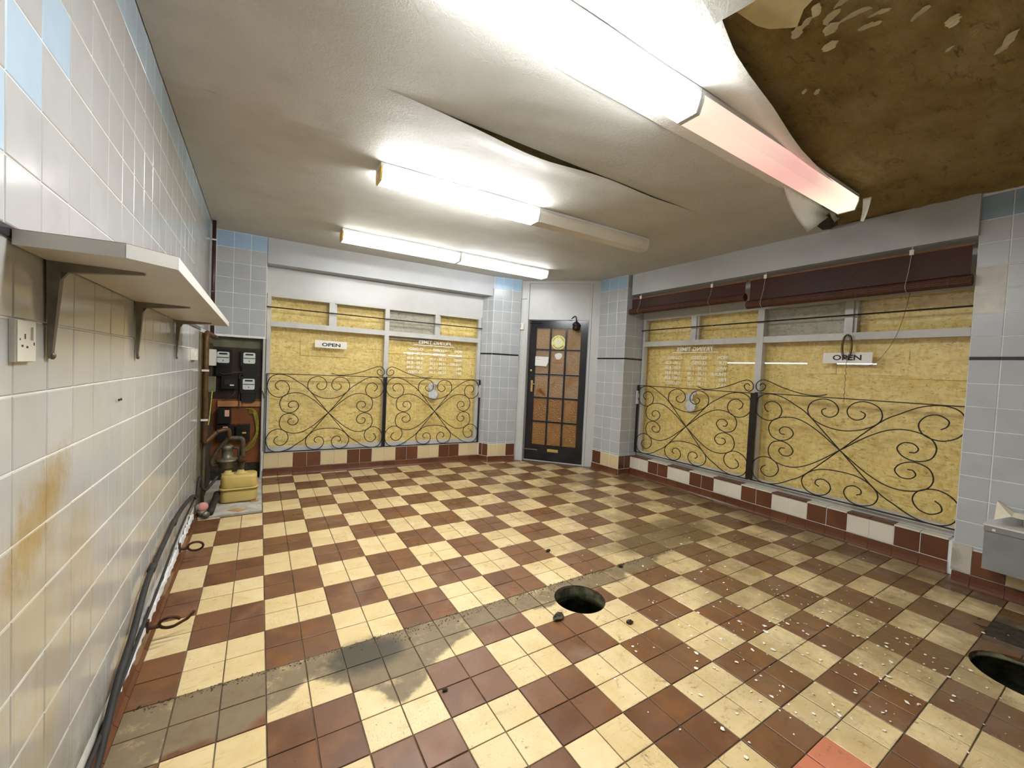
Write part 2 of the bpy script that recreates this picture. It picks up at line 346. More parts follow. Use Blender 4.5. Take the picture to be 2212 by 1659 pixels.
def osb(name, a, b, d):
    t = NT(name); p = t.pos(); v = t.n('ShaderNodeVectorMath', operation='ADD'); t.set(v.inputs[0], p); t.set(v.inputs[1], t.scale(t.noise(6, 2, col=True), (.07, .07, .05)))
    f1 = t.vor(17, t.scale(v.outputs[0], (1, 1, 3.2)), out=1); f2 = t.vor(22, t.scale(v.outputs[0], (2.6, 2.6, .9)), out=1)
    k1 = t.xyz(f1)[0]; k2 = t.xyz(f2)[1]; k3 = t.xyz(f1)[2]
    c = t.mix(k1, a, b); c = t.mix(t.math('MULTIPLY', t.step(k2, .55, .95), .6), c, d)
    g = t.noise(6, 5, .75, vec=t.scale(v.outputs[0], (1, 1, 4))); c = t.mix(t.math('MULTIPLY', t.step(g, .55, .7), .5), c, tuple(x * .62 for x in d))
    c = t.mix(t.math('MULTIPLY', t.step(k3, .82, .9), .4), c, tuple(x * .72 for x in a))
    sp = t.noise(26, 4, .7, vec=t.scale(p, (1, 1, 2.4)), dist=.6); c = t.mix(t.math('MULTIPLY', t.step(sp, .57, .66), .75), c, (a[0] * .34, a[1] * .27, a[2] * .22))
    sq = t.noise(9, 3, .6, vec=t.scale(v.outputs[0], (1, 1, 3)), dist=.5); c = t.mix(t.math('MULTIPLY', t.step(sq, .62, .7), .5), c, (a[0] * .5, a[1] * .42, a[2] * .35))
    wet = t.step(t.noise(1.9, 5, .7, vec=t.scale(p, (1, 1, 3.2))), .5, .68); c = t.mix(t.math('MULTIPLY', wet, .42), c, (a[0] * .62, a[1] * .54, a[2] * .45))
    return t.pbr(c, .62, 0, t.bump(t.math('ADD', k1, t.math('MULTIPLY', k2, .6)), .0018, .4), .4)
M_OSB = osb('osb_board', (0.88, 0.65, 0.225), (0.93, 0.76, 0.34), (0.78, 0.52, 0.135))
M_OSBG = osb('grey_weathered_board', (0.44, 0.41, 0.33), (0.52, 0.48, 0.40), (0.40, 0.36, 0.29))

def paper_mat(name, a, b):
    t = NT(name); p = t.pos(); X, Y, Z = t.xyz()
    c = t.mix(t.step(t.noise(1.3, 5, .6), .3, .75), a, b); c = t.mix(t.math('MULTIPLY', t.step(t.noise(5, 5), .5, .75), .25), c, tuple(k * .75 for k in b))
    h = t.math('ADD', t.noise(55, 4, .7, dist=1.6), t.math('MULTIPLY', t.noise(16, 3, .6, dist=1.0), .9))
    return t.pbr(c, .62, 0, t.bump(h, .006, .6), .3)
M_CEILP = paper_mat('aged_ceiling_paper', (0.60, 0.595, 0.55), (0.52, 0.51, 0.465))
M_TEARP = paper_mat('white_torn_paper', (0.76, 0.76, 0.74), (0.68, 0.66, 0.60))
def concrete():
    t = NT('stained_concrete_relief_shade'); p = t.pos(); n3 = t.noise(19, 7, .75, vec=t.scale(p, (.7, 1.8, 1)), dist=.4); n4 = t.noise(60, 4, .7)
    n1 = t.noise(2.2, 7, .68); n2 = t.noise(7, 7, .72, vec=t.scale(p, (.8, 2.4, 1)), dist=.5)
    c = t.ramp(n1, [(.3, (0.33, 0.205, 0.052)), (.5, (0.55, 0.375, 0.105)), (.62, (0.64, 0.47, 0.20)), (.75, (0.50, 0.33, 0.06))])
    c = t.mix(t.math('MULTIPLY', t.step(n2, .52, .75), .6), c, (0.56, 0.43, 0.25)); c = t.mix(t.math('MULTIPLY', t.step(n2, .46, .3), .6), c, (0.18, 0.105, 0.03))
    c = t.mix(t.math('MULTIPLY', t.step(n3, .56, .66), .5), c, (0.60, 0.46, 0.27)); c = t.mix(t.math('MULTIPLY', t.step(n3, .42, .33), .7), c, (0.14, 0.08, 0.022)); c = t.mix(t.math('MULTIPLY', t.step(n4, .6, .7), .4), c, (0.10, 0.06, 0.02))  # relief shading put into the colour: lighter ridges, darker pits
    return t.pbr(c, .7, 0, t.bump(t.math('ADD', t.math('MULTIPLY', n2, 1.2), t.math('ADD', n3, t.math('MULTIPLY', n4, .25))), .05, 1.0), .4)
M_CONC = concrete()
def glass_mat(name, tint, bumpy=0.0):
    t = NT(name); tr = t.n('ShaderNodeBsdfTransparent'); tr.inputs[0].default_value = (*tint, 1)
    gl = t.n('ShaderNodeBsdfGlossy'); gl.inputs['Roughness'].default_value = .03
    fr = t.n('ShaderNodeFresnel'); bf = t.n('ShaderNodeNewGeometry').outputs['Backfacing']; t.set(fr.inputs[0], t.step(bf, .0, 1.0, 1.45, 1 / 1.45))
    mx = t.n('ShaderNodeMixShader'); t.t.links.new(fr.outputs[0], mx.inputs[0]); t.t.links.new(tr.outputs[0], mx.inputs[1]); t.t.links.new(gl.outputs[0], mx.inputs[2]); t.t.links.new(mx.outputs[0], t.out.inputs[0])
    return t.m
M_GLASS = glass_mat('window_glass', (0.985, 0.99, 0.98))
def door_pane(name, a, b):
    t = NT(name); n1 = t.noise(6, 5)
    c = t.mix(n1, a, b); h = t.vor(85, feat='SMOOTH_F1')
    return t.pbr(c, .13, 0, t.bump(h, .012, .8), .5, .3)
M_PANE = door_pane('patterned_brown_backed_glass', (0.36, 0.22, 0.105), (0.27, 0.165, 0.085)); M_PANEL = door_pane('orange_brown_backed_glass', (0.32, 0.145, 0.03), (0.22, 0.105, 0.028))
M_PANETORN = simple('torn_brown_paper', (0.27, 0.125, 0.032), .5, var=.2, sc=9)
def blind():
    t = NT('red_brown_bamboo'); p = t.pos(); X, Y, Z = t.xyz()
    q = t.noise(3, 4, vec=t.scale(p, (1, 1.2, 90)))
    c = t.mix(q, (0.038, 0.009, 0.0035), (0.085, 0.022, 0.008)); c = t.mix(t.math('MULTIPLY', t.step(t.noise(2, 4), .45, .7), .5), c, (0.025, 0.007, 0.003))
    return t.pbr(c, .42, 0, t.bump(q, .002, .4), .4)
M_BLIND = blind(); M_BSTR = simple('blind_stitching', (0.20, 0.075, 0.025), .7)
def lamp(name, stops, strength, x0, x1, base=(.8, .8, .78)):
    t = NT(name); X, Y, Z = t.xyz(); f = t.step(X, x0, x1); f = t.math('DIVIDE', t.math('SUBTRACT', X, x0), x1 - x0)
    c = t.ramp(f, stops); return t.pbr(base, .35, 0, None, .4, 0, c, strength)
M_LIT = lamp('lit_diffuser', [(0, (.97, .985, 1)), (1, (.97, .985, 1))], TUBE, 0, 1)
M_LITN = lamp('lit_near_diffuser', [(0, (.96, .985, 1)), (1, (.96, .985, 1))], TUBE_NEAR, 0, 1)
M_LITW = lamp('lit_far_left_diffuser', [(0, (1, .97, .88)), (1, (1, .98, .92))], TUBE * .12, 0, 1)
M_LITR = lamp('lit_far_right_diffuser', [(0, (.97, .985, 1)), (1, (.97, .985, 1))], TUBE * .16, 0, 1)
M_DIM = lamp('failing_diffuser', [(0, (.83, .66, .52)), (.22, (.80, .58, .46)), (.50, (.73, .36, .33)), (.64, (.74, .40, .35)), (.82, (.95, .80, .60)), (.96, (1, .95, .78)), (1, (.95, .85, .68))], .92, 1.56, 3.28, (.5, .48, .45))
M_SIDEN = lamp('near_diffuser_side', [(0, (.96, .985, 1)), (1, (.96, .985, 1))], TUBE_NEAR * .19, 0, 1); M_SIDE = lamp('diffuser_side', [(0, (.97, .985, 1)), (1, (.97, .985, 1))], TUBE * .55, 0, 1)
M_OFF = simple('unlit_diffuser', (0.74, 0.69, 0.58), .35, var=.05, sc=6, dirt=.12)

# ------------------------------------------------------------------ tiles
_tm = {}
def tile_mesh(w_, h_, d, mat, bev=.0025):
    k = (round(w_, 4), round(h_, 4), round(d, 4), mat.name, bev)
    if k not in _tm:
        mb = MB(); a, b = w_ / 2, h_ / 2; i = bev
        mb.add([(-a, -b, 0), (a, -b, 0), (a, b, 0), (-a, b, 0), (-a, -b, d - i * .6), (a, -b, d - i * .6), (a, b, d - i * .6), (-a, b, d - i * .6), (-a + i, -b + i, d), (a - i, -b + i, d), (a - i, b - i, d), (-a + i, b - i, d)],
               [(0, 1, 5, 4), (1, 2, 6, 5), (2, 3, 7, 6), (3, 0, 4, 7), (4, 5, 9, 8), (5, 6, 10, 9), (6, 7, 11, 10), (7, 4, 8, 11), (8, 9, 10, 11)])
        _tm[k] = mesh_from('tile', mb, mat)
    return _tm[k]
def wall_tile(parent, fr, s0, s1, z0, z1, off, mat, gap=.0042, d=.007, name='tile', tilt=.0035):
    me = tile_mesh(s1 - s0 - gap, z1 - z0 - gap, d, mat)
    M = fr.M((s0 + s1) / 2, (z0 + z1) / 2, off - .0052) @ Matrix.Rotation(rnd.uniform(-tilt, tilt), 4, 'X') @ Matrix.Rotation(rnd.uniform(-tilt, tilt), 4, 'Y')
    return inst(name, me, M, parent)
ROWS = [(.27 + .151 * k, .27 + .151 * (k + 1)) for k in range(8)] + [(1.502, 1.63)] + [(1.63 + .15 * k, 1.63 + .15 * (k + 1)) for k in range(5)] + [(2.38, 2.538)]
BANDZ = (1.478, 1.502)
def tile_cols(parent, fr, edges, off, mats, rows=ROWS, band=True, zmin=0.0, zmax=9):
    for a, b in zip(edges[:-1], edges[1:]):
        for k, (z0, z1) in enumerate(rows):
            if z1 <= zmin + .02 or z0 >= zmax: continue
            wall_tile(parent, fr, a, b, max(z0, zmin), z1, off, mats(z0, a))
        if band and zmin < 1.45: wall_tile(parent, fr, a, b, BANDZ[0], BANDZ[1], off, M_BLK, gap=.002, d=.010, name='dado_tile')
def cove_tiles(parent, fr, edges, off, mat, h=.076):
    for a, b in zip(edges[:-1], edges[1:]):
        mb = MB(); P = [(.004, h), (.009, h - .004), (.0095, .04), (.013, .018), (.024, .004), (.024, 0), (0, 0), (0, h)]
        mb.prism([fr.pt(a + .0012, z, off + o) for o, z in P], fr.e * (b - a - .0024)); obj('cove_tile', mb, mat, parent)
def even(a, b, n): return [a + (b - a) * i / n for i in range(n + 1)]

# ------------------------------------------------------------------ floor
HOLES = [(1.52, -.765, .143), (2.915, -2.2, .186)]
def clip(poly, fr, off, keep=True):
    out = []
    def d(p): return fr.loc(p)[1] - off
    for i in range(len(poly)):
        a, b = poly[i], poly[(i + 1) % len(poly)]; da, db = d(a), d(b)
        if da >= 0: out.append(a)
        if (da >= 0) != (db >= 0):
            t = da / (da - db); out.append((a[0] + (b[0] - a[0]) * t, a[1] + (b[1] - a[1]) * t))
    return out
flr = thing('floor', (1.8, -.5, 0), 'checkered floor of cream and brown quarry tiles', 'floor', kind='structure')
mb = MB()
def slab_cells():
    n = 0.25
    xs = [XL + i * n for i in range(24)]; ys = [-4.2 + i * n for i in range(30)]
    for x in xs:
        for y in ys:
            hit = [h for h in HOLES if abs(h[0] - x - n / 2) < h[2] + n / 2 and abs(h[1] - y - n / 2) < h[2] + n / 2]
            m = 10 if hit else 1
            for i in range(m):
                for j in range(m):
                    q = [(x + n * (i + a) / m, y + n * (j + b) / m) for a, b in ((0, 0), (1, 0), (1, 1), (0, 1))]
                    if hit:
                        q2 = snap(q, hit)
                        if q2 is None: continue
                        q = q2
                    mb.add([(a, b, -.004) for a, b in q], [tuple(range(len(q)))])
def snap(q, hs):
    for hx, hy, hr in hs:
        ins = [(a - hx) ** 2 + (b - hy) ** 2 < hr * hr for a, b in q]
        if all(ins): return None
        if any(ins):
            r = []
            for (a, b), i in zip(q, ins):
                if i:
                    d = math.hypot(a - hx, b - hy) or 1e-6; r.append((hx + (a - hx) * hr / d, hy + (b - hy) * hr / d))
                else: r.append((a, b))
            q = r
    return q
slab_cells(); obj('grout_bed', mb, M_GROUT, flr)
for hx, hy, hr in HOLES:
    mb = MB(); n = 36; rd_ = .085 if hr < .16 else .03; prof = [(hr + .001, -.0005), (hr, -.018), (hr * .98, -rd_ * .6), (hr * .985, -rd_), (hr * 1.45, -rd_ - .03), (hr * 1.55, -.52)]
    vs = [(hx + r * (1 + .02 * math.sin(5 * a + i)) * math.cos(a), hy + r * (1 + .02 * math.sin(5 * a + i)) * math.sin(a), z) for i, (r, z) in enumerate(prof) for a in [2 * math.pi * k / n for k in range(n)]]
    mb.add(vs, [(i * n + (k + 1) % n, i * n + k, (i + 1) * n + k, (i + 1) * n + (k + 1) % n) for i in range(len(prof) - 1) for k in range(n)])
    obj('drain_shaft', mb, M_HOLE, flr, smooth=True)
    mb = MB(); mb.grid(lambda i, j: (hx + hr * 1.55 * j / 6 * math.cos(i * math.pi / 12), hy + hr * 1.55 * j / 6 * math.sin(i * math.pi / 12), -.48 + .02 * math.sin(3 * i + 2.1 * j) * (j < 6)), 24, 6); obj('drain_silt', mb, M_BAKE, flr)
cells = []
bevel = .0022
for iu in range(-4, 31):
    for iv in range(-28, 19):
        x0, y0 = iu * FT, iv * FT; g = .0022
        q = [(x0 + g, y0 + g), (x0 + FT - g, y0 + g), (x0 + FT - g, y0 + FT - g), (x0 + g, y0 + FT - g)]
        if x0 + FT < XL + .03: continue
        if x0 < -.0 and y0 + FT > 1.455:                      # cement slab under the meters
            q = [(a, min(b, 1.455)) for a, b in q]
            if q[2][1] - q[0][1] < .01: continue
        q = [(max(a, XL + .028), b) for a, b in q]
        for fr, off in ((B, .0), (G, .004), (R, .0)):
            q = clip(q, fr, off)
            if len(q) < 3: break
        if len(q) < 3: continue
        cx = sum(a for a, b in q) / len(q); cy = sum(b for a, b in q) / len(q)
        ar = abs(sum(q[i][0] * q[(i + 1) % len(q)][1] - q[(i + 1) % len(q)][0] * q[i][1] for i in range(len(q)))) / 2
        if ar < .0012 or (cx > 3.22 and cx < 3.52 and cy < -1.96 and cy > -2.7): continue
        par = (iu // 2 + iv // 2) % 2 == 0
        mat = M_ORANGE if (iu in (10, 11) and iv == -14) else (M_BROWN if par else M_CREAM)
        v = Vector((cx, cy, 0)) - CP; dep = v.dot(Vector(RR[2]))
        pxx = v.dot(Vector(RR[0])) / max(dep, .05); pyy = v.dot(Vector(RR[1])) / max(dep, .05)
        vis = dep > .2 and abs(pxx) < 1.29 and -1.0 < pyy < .5
        cells.append((-(ar * abs(v.z) / dep ** 3) if vis else 1, q, mat, cx, cy))
cells.sort(key=lambda c: c[0])
rest = {}
def tile_poly(mb, q, z):
    n = len(q); cx = sum(a for a, b in q) / n; cy = sum(b for a, b in q) / n
    ins = [(a + (cx - a) * bevel / max(math.hypot(cx - a, cy - b), .01), b + (cy - b) * bevel / max(math.hypot(cx - a, cy - b), .01)) for a, b in q]
    vs = [(a, b, -.006) for a, b in q] + [(a, b, z - .0012) for a, b in q] + [(a, b, z) for a, b in ins]
    fs = [(i, (i + 1) % n, n + (i + 1) % n, n + i) for i in range(n)] + [(n + i, n + (i + 1) % n, 2 * n + (i + 1) % n, 2 * n + i) for i in range(n)] + [tuple(range(2 * n, 3 * n))]
    mb.add(vs, fs)
for k, (key, q, mat, cx, cy) in enumerate(cells):
    hit = [h for h in HOLES if any(math.hypot(h[0] - (q[0][0] + (q[2][0] - q[0][0]) * i / 6), h[1] - (q[0][1] + (q[2][1] - q[0][1]) * j / 6)) < h[2] for i in range(7) for j in range(7))]
    z = rnd.uniform(-.0006, .0012) + (.003 if mat is M_ORANGE else 0)
    own = k < 300
    mb = MB() if own else rest.setdefault(mat.name, (MB(), mat))[0]
    if hit and len(q) == 4:
        N = 12; (x0, y0), (x1, y1) = q[0], q[2]; any_ = False
        for i in range(N):
            for j in range(N):
                c = snap([(x0 + (x1 - x0) * (i + a) / N, y0 + (y1 - y0) * (j + b) / N) for a, b in ((0, 0), (1, 0), (1, 1), (0, 1))], hit)
                if c: mb.add([(a, b, z) for a, b in c] + [(a, b, -.014) for a, b in c], [(0, 1, 2, 3), (0, 4, 5, 1), (1, 5, 6, 2), (2, 6, 7, 3), (3, 7, 4, 0)]); any_ = True
        if not any_: continue
    else: tile_poly(mb, q, z)
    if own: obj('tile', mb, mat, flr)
for nm, (mb, mat) in rest.items():
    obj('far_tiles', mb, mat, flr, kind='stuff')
# missing tiles at the right, filled with soil
mb = MB(); mb.grid(lambda i, j: (3.235 + .245 * i / 8, -2.6 + .64 * j / 14, -.003 + .004 * rnd.random()), 8, 14); obj('soil_patch', mb, M_SOIL_SHADE, flr)
# slab of the old meter cupboard
mb = MB(); mb.box((XL + .004, 1.462, -.004), (-.006, 2.60, .012)); obj('cement_plinth', mb, M_CEMENT, flr)

# ------------------------------------------------------------------ left wall
def lw_mat(z0, a): return M_WTB if z0 > 2.3 else M_WT
wl = obj('wall_left', fbox(L, 0, 6.75, -.02, H + .06, -.12, 0.0), M_JOINT, label='left wall tiled in pale grey with a few blue tiles', cat='wall', kind='structure')
lt = []
for k in range(-8, 25):
    a = -1.297 + .1495 * k + 4
    for z0, z1 in ROWS[8:]:
        s1 = min(a + .1495, 2.52 + 4)
        if s1 - a < .03: continue
        mat = M_WTB if z0 > 2.3 else M_WT
        if (k, round(z0, 2)) in {(0, 1.78), (1, 1.93), (-1, 1.63)}: mat = M_WTB
        lt.append((a, s1, z0, z1, mat))
for k in range(-8, 20):
    a = -1.265 + .1525 * k + 4
    for z0, z1 in [(.102, .27)] + ROWS[:8]:
        s1 = min(a + .1525, 1.57 + 4)
        if s1 - a < .02: continue
        lt.append((a, s1, z0, z1, M_WT))
def lkey(t):
    y = (t[0] + t[1]) / 2 - 4; z = (t[2] + t[3]) / 2; v = Vector((XL, y, z)) - CP; dep = v.dot(Vector(RR[2]))
    if dep < .05: return 1
    px = v.dot(Vector(RR[0])) / dep; py = v.dot(Vector(RR[1])) / dep
    if abs(px) > 1.4 or abs(py) > 1.05: return .5
    return -1 / dep ** 3
lt.sort(key=lkey); mbr = {}
for i, (a, b, z0, z1, mat) in enumerate(lt):
    if i < 270: wall_tile(wl, L, a, b, z0, z1, 0, mat, gap=.0032)
    else:
        m = mbr.setdefault(mat.name, (MB(), mat))[0]; L.box(m, a + .0016, b - .0016, z0 + .0016, z1 - .0016, 0, .0018)
for m, mat in mbr.values(): obj('far_tiles', m, mat, wl, kind='stuff')
for k in range(30):
    a = 2.0 + .152 * k
    if a < 5.5: wall_tile(wl, L, a, a + .152, BANDZ[0], BANDZ[1], 0, M_BLK, gap=.002, d=.011, name='dado_tile')
mb = MB(); L.box(mb, 5.57, 6.62, 0, 1.47, .0, .003); obj('bare_render', mb, M_PLASTERD, wl)
# skirting of brown cove tiles and the chipped white render over it
bb = thing('baseboard_left', (XL, -1, 0), 'brown cove tile skirting along the left wall', 'skirting', kind='structure')
cove_tiles(bb, L, [1.2 + .1435 * k for k in range(31)], .007, M_BT, h=.062)
mb = MB(); N = 60
pts = []
for i in range(N + 1):
    y = -.55 + 1.85 * i / N; wv = .015 * math.sin(i * .9) + .012 * math.sin(i * 2.3 + 1)
    lo = .058 + (.012 * rnd.random()); hi = .098 + wv * .6 - .045 * max(0, (-.2 - y) / .35)
    pts.append((y, lo, max(lo + .004, hi)))
mb.sheet(lambda i, j: L.pt(pts[i][0] + 4, pts[i][1 + j], .016 + .004 * (i % 3 == 0)), N, 1, L.n * -.012); obj('chipped_render', mb, M_WHITE_REND, bb)

# ------------------------------------------------------------------ back wall
wb = obj('wall_back', fbox(B, -.6, BL + .1, 0, .243, -.30, -.012), M_JOINTD, label='back wall low tiled base under the wide window', cat='wall', kind='structure')
ed = even(.0, BL, 18)
for k in range(18): wall_tile(wb, B, ed[k], ed[k + 1], .078, .246, -.008, M_CT if (k // 2) % 2 == 0 else M_BT, gap=.004, d=.008)
cove_tiles(wb, B, ed, -.005, M_BT)
mb = MB(); B.box(mb, 0, BL, .243, .250, -.06, -.001); obj('ledge', mb, M_FRAME, wb)
be = obj('beam', fbox(B, -.0, 2.632, 2.277, H + .02, -.20, .118), M_PLASTER, label='grey painted bulkhead across the back wall over the window', cat='beam', kind='structure')
fa = obj('fascia', fbox(B, -.02, 2.62, 1.985, 2.30, -.20, -.042), M_PAINT, label='grey painted panel between back window and bulkhead', cat='panel', kind='structure')
# left pillar over the meter recess
pl = obj('pillar', fbox(B, -.47, -.004, 1.488, H + .02, -.1, .113), M_JOINTD, label='tiled pillar head above the electric meters in the back left corner', cat='pillar', kind='structure')
tile_cols(pl, B, [-.46, -.435, -.29, -.145, -.004], .113, lambda z, a: M_WTOB if z > 2.3 else M_WTO, band=False, zmin=1.497)
mb = MB(); B.box(mb, -.46, -.006, 1.482, 1.494, .03, .121); obj('broken_edge', mb, M_WHITE_REND, pl)
rc = obj('wall_recess', fbox(B, -.48, -.0, 0, 1.488, -.1, .04), M_GREENPL, label='green grey plaster recess behind the meters', cat='wall', kind='structure')
mb = MB(); B.box(mb, -.474, -.022, .0125, .17, .0405, .046); obj('shade_panel', mb, M_SOIL_SHADE, rc); mb = MB(); mb.box((XL + .0035, 1.95, .0125), (XL + .012, 2.58, 1.40)); obj('shade_panel', mb, M_SOIL_SHADE, rc)  # flat black panels painting the deep shade behind pipes and meters
mb = MB(); B.box(mb, -.022, -.004, 0.0, 1.484, .04, .118); obj('corner_post', mb, M_PLASTER, rc)
# pillar between back window and door
pb = MB(); A0 = B.pt(2.5615, 0, -.05); A1 = B.pt(2.5615, 0, -.3); E1 = PE + Vector((.25, .25, 0))
pb.prism([A0, PC, PE, E1, A1], (0, 0, H + .02)); pbo = obj('pillar', pb, M_JOINTD, label='tiled pillar between back window and black door', cat='pillar', kind='structure')
F1 = Fr(PC, PE - PC); l1 = (PE - PC).length; F2 = Fr(A0, PC - A0); l2 = (PC - A0).length
om = lambda z, a: M_WTOB if z > 2.3 else M_WTO
tile_cols(pbo, F1, even(0, l1, 3), .0, om, rows=[(.248, .27)] + ROWS); tile_cols(pbo, F2, even(.0, l2, 2), .0, lambda z, a: M_WTO, rows=[(.248, .27)] + ROWS, zmax=2.3)
for k, m in enumerate((M_CT, M_CT, M_BT)): wall_tile(pbo, F1, l1 * k / 3, l1 * (k + 1) / 3, .078, .246, 0, m)
for k in range(2): wall_tile(pbo, F2, l2 * k / 2, l2 * (k + 1) / 2, .078, .246, 0, M_BT)
cove_tiles(pbo, F1, even(0, l1, 3), .002, M_BT); cove_tiles(pbo, F2, even(0, l2, 2), .002, M_BT)
# pillar on the far side of the door
A2 = R.pt(0, 0, -.13); A3 = R.pt(0, 0, -.35); F3 = Fr(QS, QC - QS); l3 = (QC - QS).length; F4 = Fr(QC, A2 - QC); l4 = (A2 - QC).length
pr = MB(); pr.prism([QS, QC, A2, A3, QS + Vector((.35, .1, 0))], (0, 0, H + .02)); pro = obj('pillar', pr, M_JOINTD, label='tiled pillar between black door and the window with blinds', cat='pillar', kind='structure')
tile_cols(pro, F3, even(0, l3, 3), .0, om, rows=[(.248, .27)] + ROWS); tile_cols(pro, F4, even(0, l4, 2), .0, lambda z, a: M_WTO, rows=[(.248, .27)] + ROWS)
for k, m in enumerate((M_BT, M_CT, M_CT)): wall_tile(pro, F3, l3 * k / 3, l3 * (k + 1) / 3, .078, .246, 0, m)
for k in range(2): wall_tile(pro, F4, l4 * .62 * k / 2, l4 * .62 * (k + 1) / 2, .078, .246, 0, M_BT)
cove_tiles(pro, F3, even(0, l3, 3), .002, M_BT); cove_tiles(pro, F4, even(0, l4 * .62, 2), .002, M_BT)

# ------------------------------------------------------------------ right wall
wr = obj('wall_right', fbox(R, .0, 3.3, 0, .236, -.4, -.008), M_JOINTD, label='right wall low tiled base under the window with blinds', cat='wall', kind='structure')
ed = even(-.008, 2.886, 20)
for k in range(20):
    cw = (k // 2) % 2 == 0
    wall_tile(wr, R, ed[k], ed[k + 1], .085, .238, -.008, M_CTW if cw else M_BT, gap=.004, d=.008)
    mb = MB(); R.box(mb, ed[k] + .002, ed[k + 1] - .002, .234, .245, -.095, .004); obj('ledge_tile', mb, M_BT if cw else M_CTW, wr)
cove_tiles(wr, R, ed, -.005, M_BT, h=.083)
b2 = MB(); R.box(b2, .03, 2.935, 2.287, H + .02, -.35, .168); obj('beam', b2, M_PLASTER, label='grey painted bulkhead over the blinds on the right', cat='beam', kind='structure')
f2 = MB(); R.box(f2, -.02, 2.96, 2.02, 2.30, -.35, -.105); obj('fascia', f2, M_PAINT, label='grey panel behind the rolled blinds', cat='panel', kind='structure')
p4 = obj('pillar', fbox(R, 2.935, 5.3, .0, H + .02, -.4, .143), M_JOINTD, label='wide grey painted tiled pillar at the right end beyond the window', cat='pillar', kind='structure')
ed4 = [2.935, 3.072] + [3.072 + .1435 * k for k in range(1, 9)]
def m4(z, a):
    if a < 2.94 and 1.77 < z < 2.0: return M_WTBARE
    return M_WTPB if z > 2.3 else M_WTP
tile_cols(p4, R, ed4, .143, m4, rows=[(.248, .27)] + ROWS)
mb = MB(); R.box(mb, 2.930, 3.02, .083, .27, .0, .1485); obj('bare_cement', mb, M_CEMENT, p4)
e5 = [3.02 + .147 * k for k in range(8)]
for k in range(7): wall_tile(p4, R, e5[k], e5[k + 1], .083, .246, .146, M_BT if k in (0, 3, 4) else M_CT, d=.009)
cove_tiles(p4, R, [2.936] + e5, .146, M_BT, h=.08)
wf = MB(); wf.box((XL - .1, -4.15, 0), (4.5, -4.0, H + .1)); obj('wall_front', wf, M_PLASTER, label='plain grey wall behind the viewer', cat='wall', kind='structure')

# ------------------------------------------------------------------ ceiling
ce = MB(); ce.box((XL - .15, -4.15, 2.575), (4.6, 3.2, 2.7)); ceil = obj('ceiling', ce, M_CONC, label='ceiling with peeling paper strips and bare brown concrete', cat='ceiling', kind='structure')
def hn(x, y): return .5 * math.sin(3.1 * x + 1.7 * y) + .3 * math.sin(7.3 * x - 5.1 * y + 1) + .25 * math.sin(17 * y + 4 * x) + .2 * math.sin(23 * x + 13 * y)
mb = MB(); nx, ny = 210, 230
mb.grid(lambda i, j: (1.0 + 3.1 * i / nx, -4.0 + 3.35 * j / ny, 2.559 + .013 * noise.fractal(Vector((2.2 * (1.0 + 3.1 * i / nx), 5.5 * (-4.0 + 3.35 * j / ny), 3.0)), .75, 2.1, 6)), nx, ny)
obj('bare_concrete', mb, M_CONC, ceil, smooth=True)
def tear_y(x):
    P = [(-1, -1.62), (1.2, -1.60), (1.3, -1.57), (1.45, -1.53), (1.85, -1.47), (2.33, -1.38), (2.8, -1.33), (3.1, -1.30), (3.3, -1.26)]
    for (a, b), (c, d) in zip(P, P[1:]):
        if x <= c: return b + (d - b) * (x - a) / (c - a)
    return P[-1][1]
def bump1(v, c, s_): return math.exp(-((v - c) / s_) ** 2)
def strip(y0, y1, x0, x1, sag0, sag1, mat, nm='paper_strip', nx=110, ny=14, wid=.09, z=H):
    mb = MB()
    def P(i, j):
        x = x0 + (x1 - x0) * i / nx; a = y0(x) if callable(y0) else y0; b = y1(x) if callable(y1) else y1
        y = a + (b - a) * j / ny
        dz = sag0(x) * math.exp(-((y - a) / wid) ** 2) + sag1(x) * math.exp(-((b - y) / wid) ** 2)
        return (x, y, z - dz + .0012 * math.sin(9 * x + 5 * y) + .0009 * math.sin(31 * y + 11 * x))
    mb.grid(P, nx, ny); return obj(nm, mb, mat, ceil, smooth=True)
def xr(y):   # right end of the papered area, at the beam / door
    return 3.905
z0_ = lambda x: 0.0
seams = [-1.05, -.485, .03, .46, .89, 1.42, 1.95, 2.7]
# strip over the near light, torn along its near edge
strip(tear_y, lambda x: -1.045, -.455, 3.3, lambda x: .012 + .034 * max(0, min(1, (x - 1.25) * 3)) * (1 - .55 * max(0, (x - 2.2) / 1.1)), lambda x: .004 * bump1(x, 1.5, .4), M_TEARP, ny=18, wid=.075)
strip(lambda x: -1.055, lambda x: seams[1] + .004, -.455, 3.50, lambda x: .0 + .02 * max(0, (x - 2.7) / .8), lambda x: .0, M_CEILP)
strip(lambda x: -.94, lambda x: seams[1] + .004, 3.5, 3.903, z0_, z0_, M_CEILP, nx=10)
strip(lambda x: seams[1] - .004, lambda x: seams[2] + .004, -.455, 3.904, lambda x: .045 * bump1(x, 1.25, .40) + .012 * bump1(x, 2.2, .35), lambda x: .016 * bump1(x, .05, .2) + .010 * bump1(x, -.40, .08), M_CEILP, wid=.11)
strip(lambda x: seams[2] - .004, lambda x: seams[3] + .004, -.455, 3.905, lambda x: .0 + .004 * bump1(x, -.3, .1), lambda x: .0, M_CEILP)
strip(lambda x: seams[3] - .004, lambda x: seams[4] + .004, -.455, 3.905, lambda x: .0, lambda x: .0 + .007 * bump1(x, 2.2, .5), M_CEILP)
strip(lambda x: seams[4] - .004, lambda x: seams[5] + .004, -.455, 3.905, lambda x: .0 + .004 * bump1(x, 1.8, .4), lambda x: .0, M_CEILP)
